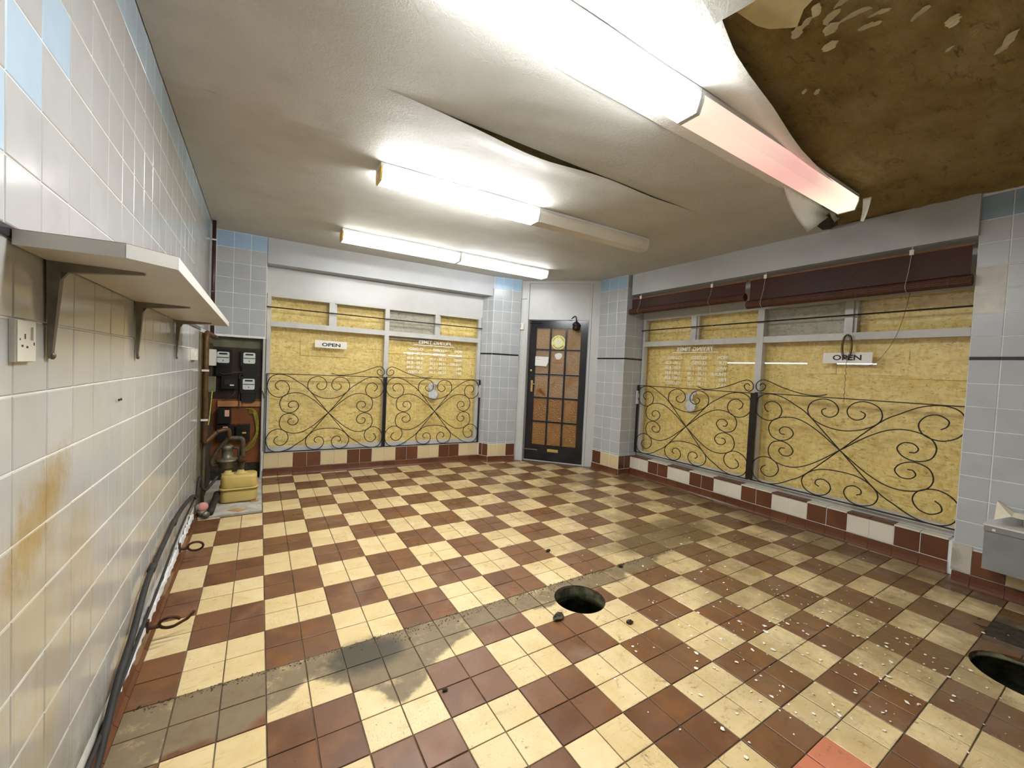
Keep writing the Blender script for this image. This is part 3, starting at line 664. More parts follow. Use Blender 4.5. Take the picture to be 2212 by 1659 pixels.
strip(lambda x: seams[5] - .004, lambda x: seams[6] + .004, -.455, 3.9, lambda x: .0, lambda x: .0, M_CEILP)
strip(lambda x: seams[6] - .004, lambda x: seams[7], -.455, 3.8, lambda x: .0, lambda x: .0, M_CEILP)
# strips towards the viewer on the left, the end of the first one curling down
def curl(y0, y1, x1, mat, drop):
    mb = MB(); nx = 70
    def P(i, j):
        x = -.455 + (x1 + .455) * i / nx; y = y0 + (y1 - y0) * j / 12; t = max(0, (x - (x1 - .16)) / .16)
        return (x + .02 * math.sin(9 * y) * t, y, H - drop * t * t - .002 - .01 * t * math.sin(14 * y))
    mb.grid(P, nx, 12); return obj('paper_strip', mb, mat, ceil, smooth=True)
curl(-2.14, -1.575, 1.27, M_CEILP, .05); curl(-2.68, -2.13, 1.15, M_CEILP, .03); curl(-3.25, -2.67, 1.1, M_CEILP, .03); curl(-3.99, -3.24, 1.1, M_CEILP, .02)
mb = MB(); PP = [(1.29, -1.60), (1.37, -1.605), (1.44, -1.612), (1.49, -1.63), (1.545, -1.675), (1.56, -1.69), (1.545, -1.70), (1.50, -1.735), (1.47, -1.80), (1.42, -1.84), (1.28, -1.86)]
mb.prism([(a, b, 2.546) for a, b in PP], (0, 0, .002)); obj('cream_paint_layer', mb, simple('old_cream_paint', (0.62, 0.52, 0.28), .6, var=.1, sc=12, dirt=.35), ceil)
M_FLK = simple('peeling_paint_flake', (0.56, 0.49, 0.30), .7, var=.12, sc=20)
for (x, y, l, wd, a, dr) in [(1.65, -1.83, .11, .03, 2.2, .03), (1.71, -1.875, .075, .03, 2.4, .02), (1.75, -1.835, .08, .035, 2.3, .012), (1.53, -1.76, .05, .03, .4, .015), (1.56, -1.72, .045, .03, 1.2, .012), (1.565, -1.82, .05, .03, 2.0, .02),
                          (1.66, -1.755, .06, .05, .9, .008), (1.745, -1.72, .05, .05, .3, .006), (1.58, -1.68, .06, .04, .6, .008), (1.60, -1.78, .06, .04, 1.3, .02), (2.213, -2.09, .09, .035, .5, .02), (2.25, -2.07, .06, .03, .8, .012), (1.94, -1.555, .03, .02, .5, .006), (1.985, -1.585, .035, .02, .5, .006), (2.11, -1.96, .03, .02, 1, .006), (1.82, -1.95, .06, .03, 1.5, .02), (1.95, -2.0, .05, .04, .2, .015)]:
    mb = MB(); ca, sa = math.cos(a), math.sin(a)
    l *= .8; wd *= .9; jit = [[rnd.uniform(-.22, .22) for _ in range(3)] for _ in range(7)]
    def FP(i, j):
        u = i / 6 - .5; wv = (math.sin(math.pi * (i + .7) / 7.4) ** .6) * wd; q = (j / 2 - .5) * wv + jit[i][j] * wd * .6; u2 = u + jit[i][2 - j] * .12
        return (x + ca * u2 * l - sa * q, y + sa * u2 * l + ca * q, 2.547 - dr * .8 * (i / 6) ** 2 - .0015 * j)
    mb.sheet(FP, 6, 2, (0, 0, .001)); obj('paint_flake', mb, M_FLK, ceil)
# flat dark patch painting the shade inside a plaster hole by the beam
mb = MB(); mb.prism([(3.55, -1.05, 2.538), (3.64, -1.06, 2.538), (3.80, -1.02, 2.538), (3.86, -.94, 2.538), (3.84, -.90, 2.538), (3.72, -.91, 2.538), (3.62, -.98, 2.538)], (0, 0, .006)); obj('plaster_hole_shade', mb, M_SOIL_SHADE, ceil)
# hanging torn paper
def patch(name, A, Bq, Cq, Dq, bulge, mat, **k):
    mb = MB(); A, Bq, Cq, Dq, bulge = map(Vector, (A, Bq, Cq, Dq, bulge))
    def P(i, j):
        u, v = i / 8, j / 6; p = (A * (1 - u) + Bq * u) * (1 - v) + (Cq * (1 - u) + Dq * u) * v
        return p + bulge * math.sin(math.pi * v) * (.6 + .4 * math.sin(math.pi * u))
    mb.sheet(P, 8, 6, (.0008, .0008, 0)); return obj(name, mb, mat, None, True, **k)
patch('torn_paper', (2.76, -1.10, 2.532), (3.47, -1.10, 2.532), (3.12, -1.10, 2.312), (3.42, -1.10, 2.485), (-.03, .03, .0), M_TEARP, label='large triangular flap of torn ceiling paper hanging beside the near light', cat='paper')
patch('torn_paper', (3.40, -1.112, 2.53), (3.49, -1.112, 2.53), (3.53, -1.10, 2.474), (3.605, -1.10, 2.52), (.0, .01, -.01), M_TEARP, label='small torn tongue of ceiling paper by the end of the near light', cat='paper')
patch('torn_paper', (3.285, -1.385, 2.50), (3.285, -1.34, 2.50), (3.285, -1.352, 2.350), (3.285, -1.335, 2.36), (.02, 0, .0), M_TEARP, label='narrow paper strip dangling from the tip of the near light', cat='paper')

# ------------------------------------------------------------------ fluorescent lights
def fitting(x0, x1, ya, yb, zb, mat, label, capL=None, capR=None, grp='ceiling strip lights', skew=0.0, side=None):
    """ya near edge, yb far edge at x0; skew = dy per x"""
    t = thing('strip_light', ((x0 + x1) / 2, (ya + yb) / 2, H), label, 'light', grp)
    def prof(pts, a, b, nm, m, sm=False):
        mb = MB(); mb.prism([(a, y + skew * (a - x0), z) for y, z in pts], (b - a, skew * (b - a), 0)); return obj(nm, mb, m, t)
    ym = (ya + yb) / 2; hw = (yb - ya) / 2
    prof([(ym - hw * .99, H - .002), (ym - hw * .99, H - .022), (ym + hw * .99, H - .022), (ym + hw * .99, H - .002)], x0, x1, 'tray', M_BULB)
    d = H - zb
    pr_ = [(ym - hw, H - .024), (ym - hw, H - d * .45), (ym - hw * .72, zb), (ym + hw * .72, zb), (ym + hw, H - d * .45), (ym + hw, H - .024)]
    dd = prof(pr_, x0 + .012, x1 - .012, 'diffuser', mat)
    if side is not None:      # prismatic side walls glow less than the bottom
        dd.data.materials.append(side)
        for f in dd.data.polygons:
            if abs(f.normal.z) < .75: f.material_index = 1
    big = [(ym + (y - ym) * 1.03, H - .0225 if z > H - .03 else z - .002) for y, z in pr_]
    prof(big, x0, x0 + .0115, 'end_cap', capL or M_BULB); prof(big, x1 - .0115, x1, 'end_cap', capR or M_BULB)
    return t
sk = -.038
fitting(.57, 1.767, .205, .345, 2.435, M_LIT, 'lit strip light with yellowed end cap, in the middle row', M_CAPY, skew=sk, side=M_SIDE)
fitting(1.771, 2.96, .205 + sk * 1.2, .345 + sk * 1.2, 2.435, M_OFF, 'unlit strip light in the middle row, towards the blinds', skew=sk)
fitting(.587, 1.788, 1.71, 1.87, 2.44, M_LITW, 'dimmer lit strip light with yellowed end cap, nearest the back window', M_CAPY, skew=-.03)
fitting(1.792, 2.958, 1.71 - .036, 1.87 - .036, 2.44, M_LITR, 'brightly lit strip light nearest the black door', skew=-.03)
fitting(.33, 1.565, -1.32, -1.19, 2.44, M_LITN, 'long glaring strip light overhead, cut by the top of the photo', side=M_SIDEN)
fitting(1.569, 3.285, -1.32, -1.19, 2.44, M_DIM, 'long failing strip light glowing pink, beside the bare concrete')

# ------------------------------------------------------------------ windows
def window(nm, fr, s0, s1, z0, z1, trz, ups, main, o_f, dep, label, sillw=.05):
    t = thing(nm, fr.pt((s0 + s1) / 2, z0, o_f), label, 'window', kind='structure')
    o0, o1 = o_f - dep, o_f
    mb = MB(); fr.box(mb, s0, s0 + .035, z0, z1, o0, o1); obj('frame', mb, M_FRAME, t)
    mb = MB(); fr.box(mb, s1 - .04, s1, z0, z1, o0, o1); obj('frame', mb, M_FRAME, t)
    mb = MB(); fr.box(mb, s0 + .0351, s1 - .0401, z1 - .03, z1, o0, o1); obj('frame', mb, M_FRAME, t)
    mb = MB(); fr.box(mb, s0 + .0351, s1 - .0401, z0, z0 + sillw, o0, o1 + .004); obj('sill', mb, M_FRAME, t)
    a, b = main
    mb = MB(); fr.box(mb, a, b, z0 + sillw + .0005, z1 - .0305, o0, o1 + .006); obj('mullion', mb, M_FRAME, t)
    for (p, q) in ((s0 + .0355, a - .0005), (b + .0005, s1 - .0405)):
        mb = MB(); fr.box(mb, p, q, trz[0], trz[1], o0, o1 + .003); obj('transom', mb, M_FRAME, t)
    for p, q in ups:
        mb = MB(); fr.box(mb, p, q, trz[1] + .0005, z1 - .0305, o0, o1); obj('mullion', mb, M_FRAME, t)
        mb = MB(); fr.box(mb, q + .001, q + .022, trz[1] + .001, z1 - .031, o0 + .005, o1 - .02); obj('glazing_bead', mb, M_FRAME, t)
    og = o0 + .02; panes = []
    cuts = [s0 + .036] + [x for pq in sorted(list(ups) + [main]) for x in pq] + [s1 - .041]
    for k in range(0, len(cuts), 2):
        mb = MB(); sa, sb, za, zb_, tl = cuts[k] + .001, cuts[k + 1] - .001, trz[1] + .001, z1 - .031, .026; P = fr.pt; mb.hexa([P(sa, za, og), P(sb, za, og), P(sb, za, og - .004), P(sa, za, og - .004), P(sa, zb_, og + tl), P(sb, zb_, og + tl), P(sb, zb_, og + tl - .004), P(sa, zb_, og + tl - .004)]); panes.append(obj('pane', mb, M_GLASS, t))
    for p, q in ((s0 + .036, a - .001), (b + .001, s1 - .041)):
        mb = MB(); fr.box(mb, p, q, z0 + sillw + .001, trz[0] - .001, og - .004, og); panes.append(obj('pane', mb, M_GLASS, t))
    return t, panes, og
w1, p1, og1 = window('window_1', B, .004, 2.552, .2505, 1.985, (1.634, 1.692), [(.617, .678), (1.89, 1.945)], (1.248, 1.30), -.042, .06, 'grey framed boarded window in the back wall')
w2, p2, og2 = window('window_2', R, .012, 2.93, .2465, 2.02, (1.66, 1.72), [(.70, .765), (2.158, 2.216)], (1.446, 1.508), -.10, .06, 'grey framed boarded window in the right wall under blinds', sillw=.06)
for p in (p1 + p2): p['label'] = 'clear window glass'
# boards outside the glass
GO1, GO2 = -.16, -.215
def board(fr, s0, s1, z0, z1, off, label, mat=M_OSB, th=.016, grp='boards nailed outside the windows'):
    mb = MB(); fr.box(mb, s0, s1, z0, z1, off - th, off); return obj('osb_board', mb, mat, None, label=label, cat='board', group=grp)
board(B, -.06, 1.275, .18, 2.06, GO1, 'tall sheet of chipboard behind the back window pane with the OPEN sign')
board(B, 1.279, 2.62, .18, 1.4345, GO1, 'lower sheet of chipboard behind the frying times in the back window')
board(B, 1.279, 2.62, 1.4445, 2.06, GO1, 'upper sheet of chipboard behind the frying times in the back window')
board(B, 1.305, 1.89, 1.60, 2.02, og1 - .03, 'grey board filling one upper pane of the back window', M_OSBG, .006)
board(R, -.12, 1.465, .18, 1.459, GO2, 'lower sheet of chipboard behind the frying times in the right window')
board(R, -.12, 1.465, 1.471, 2.10, GO2, 'upper sheet of chipboard behind the frying times in the right window')
board(R, 1.469, 3.05, .18, 1.459, GO2, 'lower sheet of chipboard behind the OPEN sign in the right window')
board(R, 1.469, 3.05, 1.471, 2.10, GO2, 'upper sheet of chipboard behind the OPEN sign in the right window')
board(R, 1.512, 2.156, 1.67, 2.06, og2 - .03, 'grey board filling one upper pane of the right window', M_OSBG, .006)
def scrap(fr, s0, s1, z0, z1, off, label): return board(fr, s0, s1, z0, z1, off, label, th=.009, grp='chipboard scraps behind the glass')
scrap(B, .335, .86, 1.335, 1.535, GO1 + .0095, 'chipboard scrap behind the OPEN sign in the back window')
scrap(B, 1.065, 1.24, 1.46, 1.63, GO1 + .0095, 'small chipboard scrap in the top corner of the back window pane beside the OPEN sign')
scrap(B, 1.302, 1.405, 1.45, 1.63, GO1 + .0095, 'small chipboard scrap in the top corner of the back window pane with frying times')
scrap(B, 1.725, 1.76, 1.36, 1.54, GO1 + .0095, 'thin chipboard batten crossing the daylight slit, left one in the back window')
scrap(B, 2.08, 2.125, 1.33, 1.54, GO1 + .0095, 'thin chipboard batten crossing the daylight slit, right one in the back window')
scrap(B, 2.33, 2.52, 1.42, 1.455, GO1 + .0095, 'short chipboard scrap closing the slit at the end of the back window')
scrap(B, 1.29, 1.515, 1.42, 1.455, GO1 + .0095, 'short chipboard scrap closing the slit beside the back mullion')
scrap(R, .45, 1.09, 1.36, 1.56, GO2 + .0095, 'chipboard scrap behind the frying times in the right window')
scrap(R, -.05, .449, 1.44, 1.49, GO2 + .0095, 'chipboard strip at the far end of the right window')
scrap(R, 1.86, 2.085, 1.37, 1.49, GO2 + .0095, 'stepped chipboard scrap left of the OPEN sign in the right window')
scrap(R, 2.088, 2.555, 1.372, 1.459, GO2 + .0095, 'chipboard strip under the OPEN sign in the right window')
scrap(R, 2.36, 2.555, 1.4595, 1.567, GO2 + .0095, 'chipboard scrap right of the OPEN sign in the right window')
scrap(R, 2.556, 2.98, 1.35, 1.50, GO2 + .0095, 'chipboard scrap at the near end of the right window')

# ------------------------------------------------------------------ lettering
def glyphs(txt, bold=.012):
    cu = bpy.data.curves.new('lettering', 'FONT'); cu.body = txt; cu.size = 1; cu.offset = bold; cu.resolution_u = 3
    o = bpy.data.objects.new('lettering_tmp', cu); COL.objects.link(o)
    dg = bpy.context.evaluated_depsgraph_get(); me = o.evaluated_get(dg).to_mesh()
    vs = [tuple(v.co) for v in me.vertices]; fs = [tuple(p.vertices) for p in me.polygons]
    o.evaluated_get(dg).to_mesh_clear(); bpy.data.objects.remove(o); bpy.data.curves.remove(cu)
    return vs, fs
def lettering(txt, fr, sa, sb, z0, z1, off, mat, parent, bold=.012, name='lettering'):
    """text fitted into s from sa (its first letter) to sb, mirrored when sb < sa"""
    vs, fs = glyphs(txt, bold); x0 = min(v[0] for v in vs); x1 = max(v[0] for v in vs); y0 = min(v[1] for v in vs); y1 = max(v[1] for v in vs)
    mb = MB(); P = [fr.pt(sa + (sb - sa) * (v[0] - x0) / (x1 - x0), z0 + (z1 - z0) * (v[1] - y0) / (y1 - y0), off) for v in vs]
    mb.add(P, fs); return obj(name, mb, mat, parent)
def times(fr, pane, off, sR, ftL, ftR, ul, zT, dz, c2, c3, ch):
    lettering('FRYING TIMES', fr, ftR, ftL, zT[0], zT[1], off, M_INKW, pane)
    mb = MB(); fr.box(mb, ul[0], ul[1], ul[2] - .004, ul[2] + .004, off - .0006, off); obj('underline', mb, M_INKW, pane)
    rows = [('MON', 'CLOSED', 'CLOSED'), ('TUE', 'CLOSED', '5.00 - 8.00'), ('WED', '11.30 - 1.30', '5.00 - 8.00'), ('THURS', '11.30 - 1.30', '5.00 - 8.00'), ('FRI', '11.30 - 1.30', '5.00 - 8.00'), ('SAT', '11.30 - 1.30', 'CLOSED')]
    for k, (a, b, c) in enumerate(rows):
        z = dz[0] - dz[1] * k
        wa = {'MON': .112, 'TUE': .095, 'WED': .115, 'THURS': .172, 'FRI': .078, 'SAT': .090}[a] * ch / .036
        lettering(a, fr, sR, sR - wa, z, z + ch, off, M_INKW, pane)
        lettering(b, fr, c2, c2 - (.192 if b == 'CLOSED' else .232) * ch / .036, z, z + ch, off, M_INKW, pane)
        lettering(c, fr, c3, c3 - (.192 if c == 'CLOSED' else .218) * ch / .036, z, z + ch, off, M_INKW, pane)
times(R, p2[4], og2 + .0006, 1.133, .503, .952, (.44, 1.017, 1.579), (1.594, 1.640), (1.500, .0605), .895, .565, .036)
times(B, p1[5], og1 + .0006, 2.297, 1.689, 2.126, (1.628, 2.181, 1.548), (1.568, 1.610), (1.477, .0590), 2.068, 1.75, .034)
# ------------------------------------------------------------------ OPEN signs
def open_sign(fr, s0, s1, z0, z1, off, la, lb, lz0, lz1, label, hang=None, tiltz=0.0):
    t = thing('open_sign', fr.pt((s0 + s1) / 2, z0, off), label, 'sign')
    mb = MB(); P = fr.pt; d = tiltz
    mb.hexa([P(s0, z0 + d, off + .004), P(s1, z0, off + .004), P(s1, z0, off), P(s0, z0 + d, off), P(s0, z1 + d, off + .004), P(s1, z1, off + .004), P(s1, z1, off), P(s0, z1 + d, off)]); obj('panel', mb, M_SIGN, t)
    lettering('OPEN', fr, la, lb, lz0, lz1, off + .0046, M_INK, t, bold=.03)
    if hang:
        for s in (s0 + .05, s1 - .05):
            mb = MB(); mb.tube([P(s, z1 - .01, off + .003), P(hang[0], hang[1], off + .002)], .0012, 5); obj('string', mb, M_CORD, t)
    return t
open_sign(B, .478, .82, 1.432, 1.516, -.062, .551, .749, 1.452, 1.492, 'white OPEN sign hung on strings in the back window', (.644, 1.65), .004)
open_sign(R, 2.022, 2.362, 1.465, 1.555, -.105, 2.092, 2.292, 1.489, 1.535, 'white OPEN sign in the right window behind coiled wire', None, -.002)
# plastic figures on the glass
def figure(fr, s, z, r1, r2, off, label, dirx):
    mb = MB()
    mb.lathe(fr.pt(s, z, off), fr.n, [(r1 * .96, 0), (r1, .002), (r1 * .9, .006), (r1 * .3, .009)], 24)
    mb.lathe(fr.pt(s - .018 * dirx, z + r1 + r2 * .72, off), fr.n, [(r2 * .96, 0), (r2, .002), (r2 * .9, .006), (r2 * .3, .008)], 24)
    mb.lathe(fr.pt(s + .045, z + r1 + r2 * 1.75, off), fr.n, [(r2 * .5, 0), (r2 * .55, .002), (r2 * .4, .005)], 16)
    return obj('window_disc', mb, M_FROST, None, True, label=label, cat='sticker')
figure(R, .727, .957, .068, .05, og2 + .0008, 'round white plastic disc stuck on the right window pane', 1)
figure(B, 1.908, .905, .068, .048, og1 + .0008, 'round white plastic disc stuck on the back window pane', 1)

# ------------------------------------------------------------------ wrought iron grilles
CORNER = [(0, 0), (.345, .617), (.51, .81), (.67, .957), (.834, 1.0), (.955, .91), (1.0, .68), (.94, .49), (.82, .41), (.70, .48), (.655, .64), (.70, .79), (.79, .84), (.87, .76), (.865, .66), (.82, .60)]
SIDE = [(0, 0), (.236, .32), (.427, .498), (.59, .53), (.74, .447), (.80, .277), (.765, .085), (.655, .008), (.55, .064), (.50, .19), (.545, .30), (.622, .306), (.667, .23), (.645, .157), (.60, .15)]
TOPC = [(0, .383), (.18, .44), (.318, .574), (.362, .723), (.325, .89), (.21, .975), (.105, .935), (.045, .81), (.06, .68), (.128, .617), (.196, .66), (.21, .745), (.168, .79)]
BOTC = [(0, .42), (.2, .46), (.33, .60), (.375, .75), (.335, .91), (.22, .985), (.12, .94), (.068, .82), (.085, .70), (.15, .64), (.215, .68), (.225, .76), (.185, .80)]
def grille(fr, s0, s1, z0, z1, off, label, inner, posts, white=None):
    t = thing('window_grille', fr.pt((s0 + s1) / 2, z0, off), label, 'grille', 'wrought iron window grilles')
    cs, cz = (s0 + s1) / 2, (z0 + z1) / 2; hw, hh = (s1 - s0) / 2, (z1 - z0) / 2 - .004
    def curve(P, nm='scroll', r=.0047, o=0.0):
        mb = MB(); mb.tube([fr.pt(cs + u * hw * .985, cz + v * hh, off + o) for u, v in [(q.x, q.y) for q in crom([Vector((a, b, 0)) for a, b in P], 6)]], r, 6); obj(nm, mb, M_IRON, t, True)
    fl = lambda P, a, b: [(u * a, v * b) for u, v in P]
    curve(list(reversed(fl(CORNER, -1, 1))) + fl(CORNER, 1, -1)[1:], o=.004); curve(list(reversed(fl(CORNER, 1, 1))) + fl(CORNER, -1, -1)[1:], o=-.004)
    curve(list(reversed(fl(SIDE, -1, 1))) + fl(SIDE, 1, -1)[1:], o=.008); curve(list(reversed(fl(SIDE, 1, 1))) + fl(SIDE, -1, -1)[1:], o=-.008)
    curve(list(reversed(fl(TOPC, -1, 1))) + TOPC[1:]); curve(list(reversed(fl(BOTC, -1, -1))) + fl(BOTC, 1, -1)[1:])
    # small scroll on the top rail beside the middle post
    d = 1 if inner > cs else -1
    Q = [(.60, .018), (.52, .0), (.40, .012), (.25, .055), (.13, .105), (.06, .12), (.012, .085), (.008, .035), (.045, .008), (.088, .035), (.092, .07), (.062, .085), (.042, .065)]
    mb = MB(); mb.tube([fr.pt(inner - d * q.x, z1 + .008 + q.y, off) for q in crom([Vector((a, b, 0)) for a, b in Q], 6)], .0045, 6); obj('crest_scroll', mb, M_IRON, t, True)
    mb = MB(); fr.box(mb, s0, s1, z1 - .004, z1 + .004, off - .010, off + .010); obj('top_rail', mb, M_IRON, t)
    mb = MB(); fr.box(mb, s0, s1, z0, z0 + .008, off - .010, off + .010); obj('bottom_rail', mb, M_IRON, t)
    for s, wd, dp in posts:
        mb = MB(); fr.box(mb, s - wd, s + wd, z0 + .0085, z1 - .0045, off - dp, off + dp); obj('post', mb, M_IRON, t)
    if white:
        mb = MB(); fr.box(mb, white - .011, white + .011, z1 - .24, z1 - .07, off - .008, off + .024); obj('bracket', mb, M_FRAME, t, label='white painted fixing bracket')
    return t
grille(B, .012, 1.262, .252, 1.117, -.012, 'black scroll grille in front of the back window, beside the meters', 1.262, [(.016, .004, .008), (1.258, .009, .014)])
grille(B, 1.275, 2.556, .252, 1.119, -.012, 'black scroll grille in front of the back window, beside the tiled pillar', 1.275, [(1.280, .009, .014), (2.551, .007, .014)], 2.551)
grille(R, .024, 1.478, .296, 1.158, -.045, 'black scroll grille under the frying times in the right window', 1.478, [(.030, .008, .014), (1.472, .013, .018)], .030)
grille(R, 1.492, 2.93, .300, 1.166, -.045, 'black scroll grille under the OPEN sign in the right window', 1.492, [(1.498, .013, .018)])
# rods across the upper panes
mb = MB(); mb.tube([B.pt(-.006, 1.838, -.018), B.pt(1.3, 1.832, -.016), B.pt(2.556, 1.832, -.018)], .0065, 8); rd = obj('curtain_rod', mb, M_IRON, label='thin black rod across the upper panes of the back window', cat='rod')
mb = MB(); mb.tube([R.pt(.02, 1.862, -.066), R.pt(1.46, 1.864, -.066), R.pt(2.93, 1.864, -.066)], .0065, 8); obj('curtain_rod', mb, M_IRON, label='thin black rod across the upper panes of the right window', cat='rod')
# wire coil and loose flex on the right window
mb = MB()
for k in range(6):
    a = .030 + .005 * rnd.random(); ph = rnd.random()
    mb.tube([R.pt(2.198 + a * math.sin(2 * math.pi * i / 18) * (1 - .35 * (i == 9)) + .004 * k - .012, 1.60 + (.10 + .006 * rnd.random()) * math.cos(2 * math.pi * i / 18), -.082 + .003 * k) for i in range(19)], .0017, 5)
mb.tube([R.pt(2.20 + .004 * math.sin(i * 2.1), 1.50 - .36 * i / 20, -.08) for i in range(21)], .0019, 5)
obj('wire_coil', mb, M_WIRE, label='coil of brown wire hung over the OPEN sign on the right', cat='wire')
mb = MB(); mb.tube(crom([R.pt(2.635, 2.23, .14), R.pt(2.60, 1.98, .06), R.pt(2.53, 1.76, -.06), R.pt(2.47, 1.60, -.085), R.pt(2.39, 1.475, -.09), R.pt(2.31, 1.435, -.09), R.pt(2.24, 1.455, -.085)], 6), .0016, 5)
obj('loose_wire', mb, M_WIRE, label='thin brown wire drooping from the blind to the OPEN sign', cat='wire')

# ------------------------------------------------------------------ bamboo blinds
def blind(fr, s0, s1, zt, zc, r, off, label, cords):
    t = thing('bamboo_blind', fr.pt((s0 + s1) / 2, zt, off), label, 'blind', 'rolled bamboo blinds')
    mb = MB(); n = int((zt - zc - r * .4) / .006)
    pts = []
    for i in range(n + 1):
        z = zt - (zt - zc) * i / n; pts += [(off + .0022, z + .0018), (off + .0022, z - .0018), (off - .0004, z - .0026)]
    mb.sheet(lambda i, j: fr.pt(s0 + .012 + (s1 - s0 - .024) * j, pts[i][1], pts[i][0]), len(pts) - 1, 1, fr.n * -.002); obj('slat_sheet', mb, M_BLIND, t)
    mb = MB(); prof = []
    for k in range(72):
        a = 2 * math.pi * k / 72; prof.append((off + .012 + (r + .0014 * (k % 3 == 0)) * math.cos(a), zc + (r + .0014 * (k % 3 == 0)) * math.sin(a)))
    mb.prism([fr.pt(s0, z, o) for o, z in prof], fr.e * (s1 - s0)); obj('roll', mb, M_BLIND, t)
    x = s0 + .05
    while x < s1 - .02:
        mb = MB(); mb.tube([fr.pt(x, zc + (r + .002) * math.sin(a), off + .012 + (r + .002) * math.cos(a)) for a in [2 * math.pi * k / 20 for k in range(21)]], .0009, 4); x += .072
        obj('stitch', mb, M_BSTR, t)
    mb = MB(); fr.box(mb, s0, s1, zt, zt + .014, off - .008, off + .006); obj('head_batten', mb, M_BSTR, t)
    for s, zb in cords:
        mb = MB(); fr.box(mb, s - .012, s + .012, zt - .004, zt + .032, off + .007, off + .018); mb.tube([fr.pt(s, zt + .03, off + .012), fr.pt(s, 2.288, off + .004)], .003, 5); obj('hook', mb, M_PLASTIC, t)
        mb = MB(); mb.tube(crom([fr.pt(s, zt, off + .014), fr.pt(s - .008, (zt + zc) / 2, off + .02), fr.pt(s - .012, zc, off + .012 + r + .004), fr.pt(s - .01, zc - r - .003, off + .02)], 5) + ([fr.pt(s - .01 + .01 * k, zc - r - (zc - r - zb) * k / 5, off - .02 * k) for k in range(1, 6)] if zb else []), .0018, 5); obj('cord', mb, M_CORD, t)
    return t
blind(R, .018, 1.452, 2.228, 2.078, .035, .150, 'shorter rolled red bamboo blind beside the tiled pillar', [(.17, 0), (1.10, 1.16)])
blind(R, 1.475, 2.925, 2.232, 2.002, .037, .150, 'lower hanging red bamboo blind at the near end of the right window', [(1.625, 0), (2.62, 1.97)])

# ------------------------------------------------------------------ door
dr = thing('door_1', D.pt(.41, 0, 0), 'black glazed corner door with fifteen brown panes', 'door', kind='structure')
def dbox(nm, a, b, z0, z1, o0, o1, m, par=None, lab=None):
    return obj(nm, fbox(D, a, b, z0, z1, o0, o1), m, par or dr, label=lab)
dbox('stile', 0, .100, .012, 2.0, -.042, 0, M_BLACK); dbox('stile', .728, .822, .012, 2.0, -.042, 0, M_BLACK)
dbox('top_rail', .1005, .7275, 1.89, 2.0, -.042, 0, M_BLACK); dbox('bottom_rail', .1005, .7275, .012, .238, -.042, 0, M_BLACK)
cx_ = [(.292, .316), (.510, .536)]; hz = [1.587, 1.240, .910, .569]
for a, b in cx_: dbox('glazing_bar', a, b, .2385, 1.8895, -.036, -.004, M_BLACK)
xs = [(.1005, .2915), (.3165, .5095), (.5365, .7275)]
zs = [1.8895] + [v for h in hz for v in (h + .011, h - .011)] + [.2385]
for (a, b) in xs:
    for h in hz: dbox('glazing_bar', a, b, h - .0105, h + .0105, -.036, -.005, M_BLACK)
    for k in range(5):
        pn = dbox('pane', a, b, zs[2 * k + 1], zs[2 * k], -.026, -.020, M_PANE if k < 3 else M_PANEL)
def torn(a, b, c, off=-.0194):
    mb = MB(); mb.prism([D.pt(a[0], a[1], off), D.pt(b[0], b[1], off), D.pt(c[0], c[1], off)], D.n * .0006); obj('torn_backing', mb, M_PANETORN, dr)
torn((.11, .93), (.26, .93), (.16, 1.10)); torn((.13, 1.0), (.28, .925), (.22, 1.06)); torn((.33, .93), (.36, 1.12), (.42, 1.19)); torn((.55, 1.05), (.72, 1.19), (.56, 1.21)); torn((.36, 1.40), (.49, 1.40), (.41, 1.46)); torn((.60, 1.69), (.62, 1.63), (.66, 1.70)); torn((.55, .60), (.70, .86), (.56, .84)); torn((.34, .26), (.49, .30), (.40, .46))
dbox('handle_plate', .050, .078, .985, 1.148, .0005, .006, M_BRASS, lab='brass handle plate')
mb = MB(); mb.tube([D.pt(.064, 1.098, .006), D.pt(.064, 1.098, .03), D.pt(.075, 1.098, .036), D.pt(.122, 1.096, .036)], .007, 8); obj('lever', mb, M_BRASS, dr, True, label='brass lever handle')
mb = MB(); mb.lathe(D.pt(.043, 1.288, .0003), D.n, [(.016, 0), (.016, .004), (.008, .005)], 16); obj('lock_cover', mb, M_BRASS, dr, True, label='brass keyhole cover')
lp = dbox('letter_plate', .334, .488, .144, .186, .0005, .006, M_BRASS, lab='brass letter plate'); 
dbox('flap', .346, .476, .151, .178, .0062, .009, M_BRASS, lp)
for z in (.158, 1.959):
    mb = MB(); D.box(mb, .004, .19, z - .009, z + .009, .0005, .004); mb.tube([D.pt(-.012, z, .010), D.pt(.18, z, .010)], .006, 8); obj('bolt', mb, M_STEEL if z < 1 else M_BLACK, dr)
dbox('threshold', -.02, .842, 0.0, .0115, -.06, .02, M_FRAME)
tf = thing('trim_1', G.pt(.55, 0, 0), 'grey painted door frame with plain panel above the black door', 'door frame', kind='structure')
def gp(nm, poly, z0, z1, m):
    mb = MB(); mb.prism([(p.x, p.y, z0) for p in poly], (0, 0, z1 - z0)); return obj(nm, mb, m, tf)
gp('jamb', [G.pt(-.035, 0, .0), G.pt(.118, 0, .0), D.pt(-.003, 0, .0), D.pt(-.003, 0, -.1), G.pt(-.035, 0, -.2)], 0, H, M_PAINT)
gp('jamb', [G.pt(.958, 0, .0), G.pt(1.125, 0, .0), G.pt(1.125, 0, -.15), D.pt(.826, 0, -.1), D.pt(.826, 0, 0)], 0, H, M_PAINT)
gp('jamb_bead', [G.pt(.085, 0, .0005), G.pt(.118, 0, .0005), G.pt(.112, 0, .012), G.pt(.090, 0, .012)], 0, 2.50, M_PAINT)
